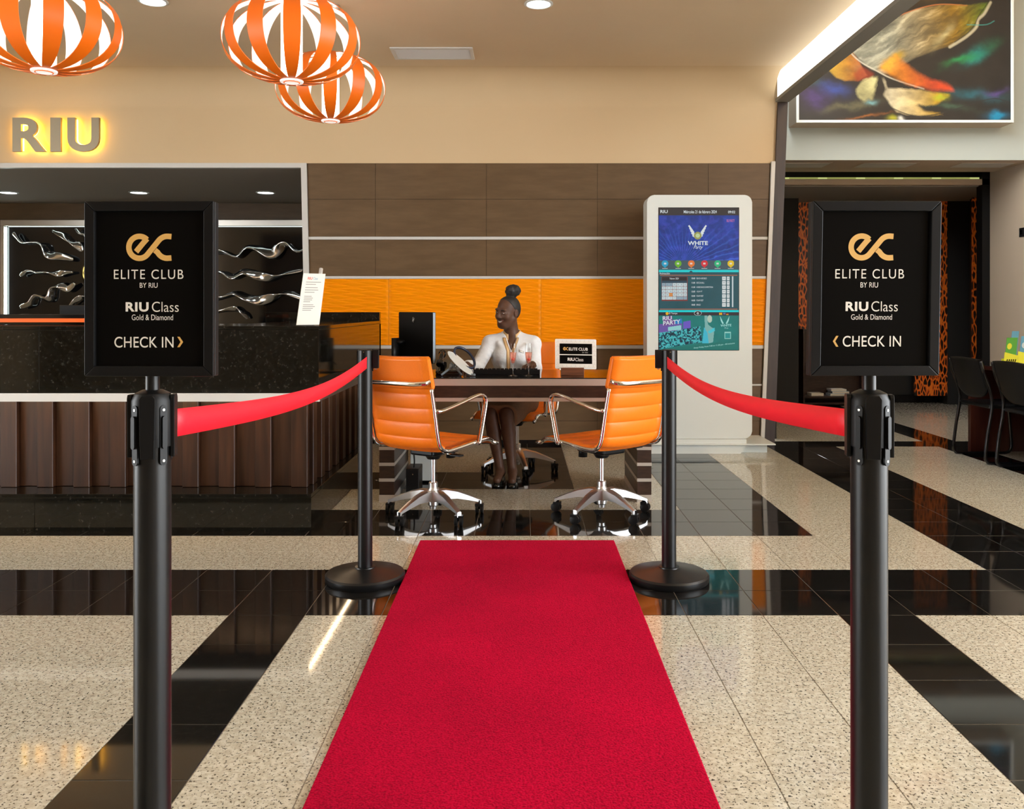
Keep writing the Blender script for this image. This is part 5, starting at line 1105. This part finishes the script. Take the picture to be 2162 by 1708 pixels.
# ================================================================== THE WOMAN AT THE DESK
class Field:
    """signed-distance volume; primitives are blended in their own boxes, then meshed as one continuous surface"""
    def __init__(s, lo, hi, h):
        s.lo = np.array(lo, float); s.h = h; s.n = np.ceil((np.array(hi)-s.lo)/h).astype(int)+1; s.F = np.full(s.n, .2, np.float32)
    def _box(s, lo, hi, pad):
        a = np.maximum(np.floor((np.array(lo)-pad-s.lo)/s.h).astype(int), 0); b = np.minimum(np.ceil((np.array(hi)+pad-s.lo)/s.h).astype(int)+1, s.n)
        if np.any(b <= a): return None
        g_ = np.meshgrid(*[s.lo[i]+s.h*np.arange(a[i], b[i]) for i in range(3)], indexing='ij')
        return tuple(slice(a[i], b[i]) for i in range(3)), np.stack(g_, -1).astype(np.float32)
    def _mix(s, sl, d, k, sub):
        f = s.F[sl]; d = d.astype(np.float32)
        if sub:
            if k: hh_ = np.clip(.5-.5*(f+d)/k, 0, 1); s.F[sl] = f*(1-hh_)-d*hh_+k*hh_*(1-hh_)
            else: s.F[sl] = np.maximum(f, -d)
        elif k: hh_ = np.clip(.5+.5*(f-d)/k, 0, 1); s.F[sl] = f*(1-hh_)+d*hh_-k*hh_*(1-hh_)
        else: s.F[sl] = np.minimum(f, d)
    def cone(s, a, b, ra, rb, k=.02, sub=False, n_=None):
        a, b = np.array(a, float), np.array(b, float); R_ = max(ra, rb); r = s._box(np.minimum(a, b)-R_, np.maximum(a, b)+R_, .03+k)
        if r is None: return
        sl, P = r; ab = b-a; t = np.clip(((P-a)@ab)/(ab@ab+1e-12), 0, 1); s._mix(sl, np.linalg.norm(P-a-t[..., None]*ab, axis=-1)-(ra+(rb-ra)*t), k, sub)
    def ell(s, c, r3, k=.02, A=None, sub=False):
        c = np.array(c, float); r3 = np.array(r3, float); R_ = r3.max(); r = s._box(c-R_, c+R_, .03+k)
        if r is None: return
        sl, P = r; q_ = P-c
        if A is not None: q_ = q_ @ np.array(A, float).T      # rows of A: local axes
        k0 = np.linalg.norm(q_/r3, axis=-1); k1 = np.linalg.norm(q_/(r3*r3), axis=-1); s._mix(sl, np.where(k1 > 1e-6, k0*(k0-1)/np.maximum(k1, 1e-6), -r3.min()), k, sub)
    def plane(s, p, nrm, sub=True):                               # removes everything on the side the normal points to
        nrm = np.array(nrm, float); nrm /= np.linalg.norm(nrm); g_ = np.meshgrid(*[s.lo[i]+s.h*np.arange(s.n[i]) for i in range(3)], indexing='ij')
        d = sum((g_[i]-p[i])*nrm[i] for i in range(3)); s.F = np.maximum(s.F, d.astype(np.float32))
    def mesh(s):
        Fm = s.F; ins = Fm < 0; n = np.array(Fm.shape); c = np.zeros(n-1, np.int8)
        offs = [(i, j, k_) for i in (0, 1) for j in (0, 1) for k_ in (0, 1)]
        def sh(A, o_): return A[o_[0]:n[0]-1+o_[0], o_[1]:n[1]-1+o_[1], o_[2]:n[2]-1+o_[2]]
        for o_ in offs: c += sh(ins, o_)
        act = np.argwhere((c > 0) & (c < 8)); idm = -np.ones(n-1, np.int64); idm[tuple(act.T)] = np.arange(len(act))
        acc = np.zeros((len(act), 3)); cnt = np.zeros(len(act))
        for a in offs:
            for ax_ in range(3):
                if a[ax_]: continue
                b = list(a); b[ax_] = 1
                pa, pb = act+np.array(a), act+np.array(b); fa, fb = Fm[tuple(pa.T)], Fm[tuple(pb.T)]; m_ = (fa < 0) != (fb < 0)
                t = np.where(m_, fa/np.where(m_, fa-fb, 1), 0); p = np.array(a, float)+np.zeros((len(act), 3)); p[:, ax_] += t; acc[m_] += p[m_]; cnt[m_] += 1
        V_ = s.lo+s.h*(act+acc/cnt[:, None]); faces = []
        for ax_ in range(3):
            u_, v_ = (ax_+1) % 3, (ax_+2) % 3; e_ = [slice(None)]*3; e0 = list(e_); e1 = list(e_); e0[ax_] = slice(0, -1); e1[ax_] = slice(1, None)
            A_, B_ = ins[tuple(e0)], ins[tuple(e1)]; E = np.argwhere(A_ != B_); ok = (E[:, u_] > 0) & (E[:, v_] > 0) & (E[:, u_] < n[u_]-1) & (E[:, v_] < n[v_]-1); E = E[ok]
            def cell(du, dv): q_ = E.copy(); q_[:, u_] -= du; q_[:, v_] -= dv; return idm[tuple(q_.T)]
            Q_ = np.stack([cell(1, 1), cell(0, 1), cell(0, 0), cell(1, 0)], -1); fl = B_[tuple(E.T)]; Q_[fl] = Q_[fl][:, ::-1]; faces.append(Q_)
        return V_, np.concatenate(faces)
def field_obj(name, f, material, parent=None, base=None, smooth_it=2):
    V_, Q_ = f.mesh(); off = np.array(org(parent) if parent else Vector(base))
    for _ in range(smooth_it):                                     # light Laplacian smoothing
        s_ = np.zeros_like(V_); c_ = np.zeros(len(V_))
        for a, b in ((0, 1), (1, 2), (2, 3), (3, 0)):
            np.add.at(s_, Q_[:, a], V_[Q_[:, b]]); np.add.at(s_, Q_[:, b], V_[Q_[:, a]]); np.add.at(c_, Q_[:, a], 1); np.add.at(c_, Q_[:, b], 1)
        V_ = V_*.5+.5*s_/c_[:, None]
    me = bpy.data.meshes.new(name); P = V_-off; me.vertices.add(len(P)); me.vertices.foreach_set('co', P.ravel())
    me.loops.add(Q_.size); me.loops.foreach_set('vertex_index', Q_.ravel()); me.polygons.add(len(Q_)); me.polygons.foreach_set('loop_start', np.arange(0, Q_.size, 4)); me.polygons.foreach_set('loop_total', np.full(len(Q_), 4))
    me.polygons.foreach_set('use_smooth', np.ones(len(Q_), bool)); me.update(); me.validate()
    o = link(name, me, material, parent)
    if base: o.location = base; ORG[o.name] = Vector(base)
    return o, V_, Q_
# joints
SR, ER, WR = (-.232, 6.385, .950), (-.322, 6.27, .785), (-.378, 6.04, .815)
SL, EL, WL = (.082, 6.372, .945), (.095, 6.29, .775), (.072, 6.02, .818)
HR, HL, KR, KL, AR, AL = (-.135, 6.50, .535), (.03, 6.50, .535), (-.218, 6.02, .478), (-.106, 5.995, .478), (-.147, 5.985, .085), (-.064, 5.965, .085)
HC = np.array((-.104, 6.335, 1.182))
fdir = np.array((-.66, -.74, -.10)); fdir /= np.linalg.norm(fdir); up0 = np.array((.115, -.03, 1.0)); sd = np.cross(fdir, up0); sd /= np.linalg.norm(sd); upv = np.cross(sd, fdir)
HA = np.stack([sd, fdir, upv])                                      # local axes: side, front, up
def hp(a, b, c_): return HC+sd*a+fdir*b+upv*c_
def build_head(f, k=.02):
    f.ell(hp(0, -.012, .034), (.072, .090, .080), k, HA); f.ell(hp(0, .022, -.030), (.058, .066, .080), .03, HA); f.ell(hp(0, .058, -.093), (.024, .022, .020), .035, HA)
    for sx in (-1, 1):
        f.ell(hp(sx*.037, .054, -.028), (.027, .025, .025), .022, HA); f.cone(hp(sx*.05, -.005, -.045), hp(sx*.022, .05, -.092), .020, .018, .03)
        f.ell(hp(sx*.030, .077, .024), (.022, .012, .009), .012, HA)
        f.ell(hp(sx*.031, .092, .004), (.017, .013, .011), .010, HA, True)
        f.ell(hp(sx*.031, .0735, .004), (.016, .012, .012), .006, HA)
        f.ell(hp(sx*.0745, -.012, -.004), (.009, .020, .031), .006, HA); f.ell(hp(sx*.084, -.006, -.002), (.006, .010, .016), .004, HA, True)
        f.ell(hp(sx*.0125, .092, -.031), (.0095, .011, .008), .008, HA)
    f.cone(hp(0, .080, .018), hp(0, .101, -.022), .008, .0115, .014); f.ell(hp(0, .103, -.027), (.0115, .010, .009), .008, HA)
    f.ell(hp(0, .079, -.054), (.024, .011, .006), .008, HA); f.ell(hp(0, .076, -.072), (.020, .011, .0075), .008, HA)
    f.ell(hp(0, .092, -.0605), (.026, .016, .0062), .004, HA, True)
def hand(f, W, D, Upv, left, splay=1.0, sc=1.0):
    """palm and five separate bent fingers; D: towards the fingertips, Upv: back of the hand"""
    W, D, Upv = [np.array(q_, float) for q_ in (W, D, Upv)]; D /= np.linalg.norm(D); Sx = np.cross(D, Upv); Sx /= np.linalg.norm(Sx); U_ = np.cross(Sx, D); Sx = Sx*(1 if left else -1)    # Sx points to the thumb side
    A_ = np.stack([Sx, D, U_]); f.ell(W+D*.045, (.037, .045, .0145), .014, A_); f.cone(W-D*.02, W+D*.02, .024, .022, .015)
    for i, (o_, L_) in enumerate(((.027, .064), (.009, .072), (-.009, .067), (-.026, .052))):
        b = W+D*.08+Sx*o_; d1 = D+Sx*(o_*2.2*splay); d1 /= np.linalg.norm(d1); p1 = b+d1*L_*.45+U_*.006; p2 = p1+d1*L_*.32-U_*.012; p3 = p2+d1*L_*.2-U_*.016
        f.cone(b-d1*.012, p1, .0092, .0085, .004); f.cone(p1, p2, .0085, .0078, .003); f.cone(p2, p3, .0078, .0068, .003)
    b = W+D*.022+Sx*.028; p1 = b+D*.03+Sx*.024-U_*.006; p2 = p1+D*.028+Sx*.006-U_*.010; f.cone(b, p1, .012, .0098, .008); f.cone(p1, p2, .0098, .008, .003)
BASE = (-.08, 6.25, 0)
bd = Field((-.47, 5.80, .02), (.20, 6.66, 1.31), .0045)
build_head(bd)
nb_ = np.array((-.073, 6.385, 1.005))
bd.cone(hp(0, -.022, -.06), nb_, .052, .054, .03); bd.cone(nb_, (-.073, 6.40, .93), .052, .075, .03)
bd.ell((-.073, 6.405, .87), (.150, .095, .155), .03); bd.ell((-.062, 6.45, .70), (.120, .092, .16), .04); bd.ell((-.052, 6.50, .56), (.155, .115, .095), .04)
for (a, b, c_) in ((SR, ER, WR), (SL, EL, WL)): bd.cone((-.073, 6.39, .955), a, .05, .045, .03); bd.cone(a, b, .042, .034, .02); bd.cone(b, c_, .034, .024, .015)
hand(bd, WR, (-.12, -1, -.22), (-.2, -.15, 1), False); hand(bd, WL, (-.16, -1, -.10), (0, -.1, 1), True, 1.4)
for (h_, k_, a_, toe) in ((HR, KR, AR, (-.17, 5.885, .045)), (HL, KL, AL, (-.066, 5.87, .045))):
    h_, k_, a_ = np.array(h_), np.array(k_), np.array(a_); bd.cone(h_, k_, .082, .051, .006)
    m_ = k_+(a_-k_)*.33+np.array((0, .022, 0)); bd.cone(k_, m_, .049, .050, .006); bd.cone(m_, k_+(a_-k_)*.68+np.array((0, .012, 0)), .050, .036, .006); bd.cone(k_+(a_-k_)*.66+np.array((0, .012, 0)), a_, .036, .029, .006); bd.cone(a_, toe, .033, .026, .02)
person, pv, pq = field_obj('person', bd, 'skin', None, BASE, 1)
tag(person, 'smiling woman with a hair bun and white shirt seated behind the desk', 'person')
# face details, laid on the skin surface
fbv = BVHTree.FromPolygons([Vector(p) for p in pv], [tuple(int(i) for i in f_) for f_ in pq])
def skin(a, c_, lift=0.0, f0=.2):
    hit = fbv.ray_cast(Vector(hp(a, f0, c_)), Vector(-fdir)); return (hit[0]+Vector(fdir)*lift) if hit[0] else Vector(hp(a, .07, c_))
def ball(nm, c_, r_, mt, par, s3=(1, 1, 1)):
    vs, fs = lathe_data([(0, -r_)]+[(r_*math.cos(t), r_*math.sin(t)) for t in np.linspace(-1.35, 1.35, 11)]+[(0, r_)], (0, 0, 0), 18); return mobj(nm, [c_+sd*v_[0]*s3[0]+fdir*v_[1]*s3[1]+upv*v_[2]*s3[2] for v_ in vs], fs, mt, par, True)
for sx in (-1, 1):
    ey = ball('eye', np.array(skin(sx*.031, .0035, -.0025)), .0088, 'eye_white', person, (1.3, .7, .55)); ball('iris', np.array(skin(sx*.031, .0030, -.0025))+fdir*.0058-sd*.002, .0045, 'hair', ey, (1, .35, .95))
    tube('eyelid', [skin(sx*.031+q_*.0125, .0090-abs(q_)**2*.005, .0012) for q_ in (-1, -.6, -.2, .2, .6, 1)], .0021, 'skin', person, 8)
    tube('eyelid', [skin(sx*.031+q_*.0115, -.0022+abs(q_)**2*.003, .0004) for q_ in (-1, -.6, -.2, .2, .6, 1)], .0018, 'skin', person, 8)
    tube('eyebrow', [skin(sx*a, c_, .0004) for a, c_ in ((.014, .0215), (.020, .0240), (.027, .0258), (.034, .0262), (.041, .0250), (.047, .0220))], [.0020, .0030, .0032, .0030, .0024, .0012], 'hair', person, 8)
MW = .031
tube('lip', [skin(MW*q_, -.0555+.0085*abs(q_)**1.6, -.0005, ) for q_ in np.linspace(-1, 1, 13)], [.0015, .0022, .0027, .003, .0031, .0032, .0030, .0032, .0031, .003, .0027, .0022, .0015], 'lip', person, 8)
tube('lip', [skin(MW*q_, -.0725+.0250*abs(q_)**1.7, -.0005) for q_ in np.linspace(-1, 1, 13)], [.0015, .0024, .0032, .0038, .0042, .0044, .0045, .0044, .0042, .0038, .0032, .0024, .0015], 'lip', person, 8)
def mz(q_, t): lo_, hi_ = -.0690+.0230*abs(q_)**1.7, -.0580+.0105*abs(q_)**1.6; return lo_+(hi_-lo_)*t
qs = np.linspace(-.9, .9, 15); lip_f = [max((skin(MW*q_, -.0555).dot(Vector(fdir))), skin(MW*q_, -.0725).dot(Vector(fdir))) for q_ in qs]
vs = [];
for q_, lf_ in zip(qs, lip_f):
    for t in (0, .5, 1):
        p = Vector(hp(MW*q_, 0, mz(q_, t))); vs.append(p+Vector(fdir)*(lf_-p.dot(Vector(fdir))-.0008))
for k_ in range(45): vs.append(vs[k_]-Vector(fdir)*.004)
fs = [(i*3+t, i*3+3+t, i*3+4+t, i*3+1+t) for i in range(14) for t in (0, 1)]; fs += [tuple(45+k_ for k_ in f_[::-1]) for f_ in fs]
mobj('teeth', vs, fs, 'teeth', person, True)
# hair: tight cap with hairline and a bun
hf = Field((-.24, 6.18, 1.06), (.06, 6.50, 1.40), .004)
hf.ell(hp(0, -.014, .036), (.0748, .0915, .082), .02, HA); hf.ell(hp(0, -.045, .0), (.064, .052, .066), .03, HA)
c_ = hp(0, .030, .072); hf.plane(c_, fdir*.85-upv*.50)
c_ = hp(0, -.02, -.045); hf.plane(c_, -upv+fdir*.25)
for sx in (-1, 1): hf.ell(hp(sx*.08, -.004, -.012), (.03, .024, .030), .004, HA, True)
field_obj('hair', hf, 'hair', person, None, 2)
bn = Field((-.20, 6.22, 1.24), (.06, 6.50, 1.44), .004); bc_ = np.array(at(1083, 614, 6.345)); rng = np.random.RandomState(3)
bn.ell(bc_, (.052, .050, .044), .01)
for i in range(60):
    a, z_ = rng.rand()*2*PI, rng.rand()*2-1; q_ = np.array((math.cos(a)*math.sqrt(1-z_*z_), math.sin(a)*math.sqrt(1-z_*z_), z_)); bn.ell(bc_+q_*np.array((.044, .042, .037)), (.015, .015, .013), .006)
bn.cone(hp(0, -.03, .10), bc_, .034, .036, .015)
field_obj('hair_bun', bn, 'hair', person, None, 1)
# shirt
sf = Field((-.46, 5.96, .58), (.20, 6.62, 1.06), .005)
sf.ell((-.073, 6.40, .87), (.158, .110, .162), .03); sf.ell((-.064, 6.44, .70), (.134, .106, .17), .05); sf.ell((-.055, 6.48, .62), (.150, .120, .10), .04)
for sx in (-1, 1): sf.ell((-.078+sx*.062, 6.318, .862), (.062, .050, .062), .04)
sf.cone(nb_+np.array((0, .008, .012)), (-.073, 6.40, .93), .063, .09, .03)
for q_ in (SR, SL): sf.cone(nb_+np.array((0, .02, -.005)), np.array(q_)+np.array((0, 0, .012)), .045, .045, .03)
for (a, b, c_) in ((SR, ER, WR), (SL, EL, WL)):
    a, b, c_ = np.array(a), np.array(b), np.array(c_); sf.cone((-.073, 6.39, .962), a, .052, .054, .04); sf.cone(a, b, .054, .048, .02); w_ = b+(c_-b)*.93; sf.cone(b, w_, .047, .037, .018)
    for j in range(5):                                              # folds in the sleeve
        t = .25+.16*j; p = a+(b-a)*t; sf.cone(p+np.array((-.028, -.036, .010)), p+np.array((.030, -.036, -.012)), .007, .005, .016)
    for j in range(3):
        p = b+(w_-b)*(.2+.25*j); sf.cone(p+np.array((-.022, -.01, .026)), p+np.array((.022, -.01, .030)), .006, .004, .014)
for (a, b) in (((-.15, 6.31, .79), (-.11, 6.33, .71)), ((.02, 6.31, .79), (-.03, 6.33, .70)), ((-.14, 6.33, .74), (-.10, 6.335, .68)), ((-.17, 6.32, .95), (-.12, 6.29, .89)), ((.03, 6.31, .94), (-.03, 6.28, .88))): sf.cone(a, b, .009, .004, .03)
sf.cone(hp(0, -.022, -.06), nb_+np.array((0, -.004, .0)), .060, .054, 0, True)                  # neck opening
sf.cone((-.076, 6.26, .985), (-.076, 6.30, .90), .035, .004, .006, True)
sf.cone((-.076, 6.33, 1.01), (-.076, 6.30, .90), .040, .006, .006, True)
shirt, sv, sq = field_obj('shirt', sf, 'shirt', person, None, 1)
bvh = BVHTree.FromPolygons([Vector(p) for p in sv], [tuple(int(i) for i in f_) for f_ in sq])
def on_shirt(x, z, lift=.003):
    hit = bvh.ray_cast(Vector((x, 5.9, z)), Vector((0, 1, 0)))
    return (hit[0]+Vector((0, -lift, 0))) if hit[0] else None
def strip_on(nm, rows, mt):
    vs, fs = [], []; cols = len(rows[0])
    for r_ in rows:
        prev = Vector((0, 6.28, 0))
        for (x, z) in r_:
            p = on_shirt(x, z) or Vector((x, prev.y, z)); prev = p; vs.append(p)
    for r_ in rows:
        for (x, z) in r_: vs.append(vs[len(vs)-len(rows)*cols]+Vector((0, .005, 0)))
    n0 = len(rows)*cols
    for j in range(len(rows)-1):
        for i in range(cols-1): a = j*cols+i; fs.append((a, a+1, a+cols+1, a+cols)); a += n0; fs.append((a, a+cols, a+cols+1, a+1))
    for j in range(len(rows)-1):
        for i in (0, cols-1): a = j*cols+i; fs.append((a, a+cols, a+cols+n0, a+n0))
    for i in range(cols-1):
        for j in (0, len(rows)-1): a = j*cols+i; fs.append((a, a+1, a+1+n0, a+n0))
    return mobj(nm, vs, fs, mt, person, True)
zs = np.linspace(.997, .66, 36)
def pl_x(z, sgn): o_ = .030*np.clip((z-.90)/.085, 0, 1); return -.080+sgn*o_
strip_on('placket', [[(pl_x(z, -1)-.030+.0085*i-(.0), z) for i in range(4)] for z in zs], 'tan_cloth')
strip_on('placket', [[(pl_x(z, 1)+.004+.0075*i, z) for i in range(4)] for z in zs[:12]], 'tan_cloth')
strip_on('name_tag', [[(gx(1096+2*i, 6.28), gz(738+2.2*j+.35*i*2, 6.28)) for i in range(6)] for j in range(3)], 'acrylic')
strip_on('undershirt', [[(-.086+.006*i, .905-.006*j) for i in range(4)] for j in range(6)], 'shirt')
# stand-up collar in two halves
for sg in (-1, 1):
    vs, fs = [], []; n_ = 16; c0 = nb_+np.array((.0, .0, .006))
    for i in range(n_+1):
        a = math.radians(-90+sg*(24+i*(156/n_))); rx, ry = .068, .068; dip = -.040*math.exp(-(i/3.5)**2)
        for (dr, dz) in ((.002, dip), (-.004, .034+dip*.75), (-.008, .034+dip*.75), (-.003, dip)): vs.append(Vector((c0[0]+math.cos(a)*(rx+dr), c0[1]+math.sin(a)*(ry+dr), c0[2]+dz+.006)))
    for i in range(n_):
        for q_ in range(4): q2 = (q_+1) % 4; fs.append((i*4+q_, (i+1)*4+q_, (i+1)*4+q2, i*4+q2))
    fs += [(0, 1, 2, 3), (4*n_+3, 4*n_+2, 4*n_+1, 4*n_)]; mobj('collar', vs, fs, 'tan_cloth', person, True)
# skirt and shoes
kf = Field((-.36, 5.93, .36), (.20, 6.66, .68), .005)
for (h_, k_) in ((HR, KR), (HL, KL)): kf.cone(h_, k_, .098, .069, .03)
kf.cone((-.055, 6.5, .53), (-.16, 6.03, .475), .10, .066, .03); kf.ell((-.052, 6.51, .56), (.168, .125, .10), .03); kf.cone((.05, 6.46, .50), (-.07, 6.03, .43), .07, .045, .03)
kf.plane((-.16, 6.0, .475), (-.12, -1, -.10)); kf.plane((0, 6.5, .64), (0, 0, 1))
field_obj('skirt', kf, 'skirt', person, None, 1)
for (a_, toe) in ((AR, (-.172, 5.868)), (AL, (-.066, 5.852))):
    x0, y0 = a_[0], a_[1]+.02; d_ = Vector((toe[0]-x0, toe[1]-y0, 0)); L_ = d_.length+.03; d_.normalize(); s_ = Vector((-d_.y, d_.x, 0)); vs, fs = [], []
    st = [(-.045, .018, .058), (-.03, .030, .062), (.0, .034, .058), (.05, .036, .052), (.09, .039, .056), (.13, .037, .046), (.16, .029, .034), (.178, .014, .022)]
    for (t, hw_, ht) in st:
        for (u_, v_) in ((-1, .002), (-1.04, .014), (-.9, ht*.62), (-.5, ht*.93), (0, ht), (.5, ht*.93), (.9, ht*.62), (1.04, .014), (1, .002)): vs.append(Vector((x0, y0, 0))+d_*t*(L_/.19)+s_*hw_*u_+Vector((0, 0, v_)))
    for i in range(len(st)-1):
        for q_ in range(9): q2 = (q_+1) % 9; fs.append((i*9+q_, (i+1)*9+q_, (i+1)*9+q2, i*9+q2))
    fs += [tuple(range(9)), tuple(range(9*len(st)-9, 9*len(st)))[::-1]]
    so = mobj('shoe', vs, fs, 'shoe', person, True); c_ = Vector((x0, y0, .058))+d_*.095*(L_/.19)
    tube('buckle', [c_-s_*.024+Vector((0, 0, -.006)), c_-s_*.008+Vector((0, 0, .003)), c_+s_*.008+Vector((0, 0, .003)), c_+s_*.024+Vector((0, 0, -.006))], .003, 'gold', so, 6)
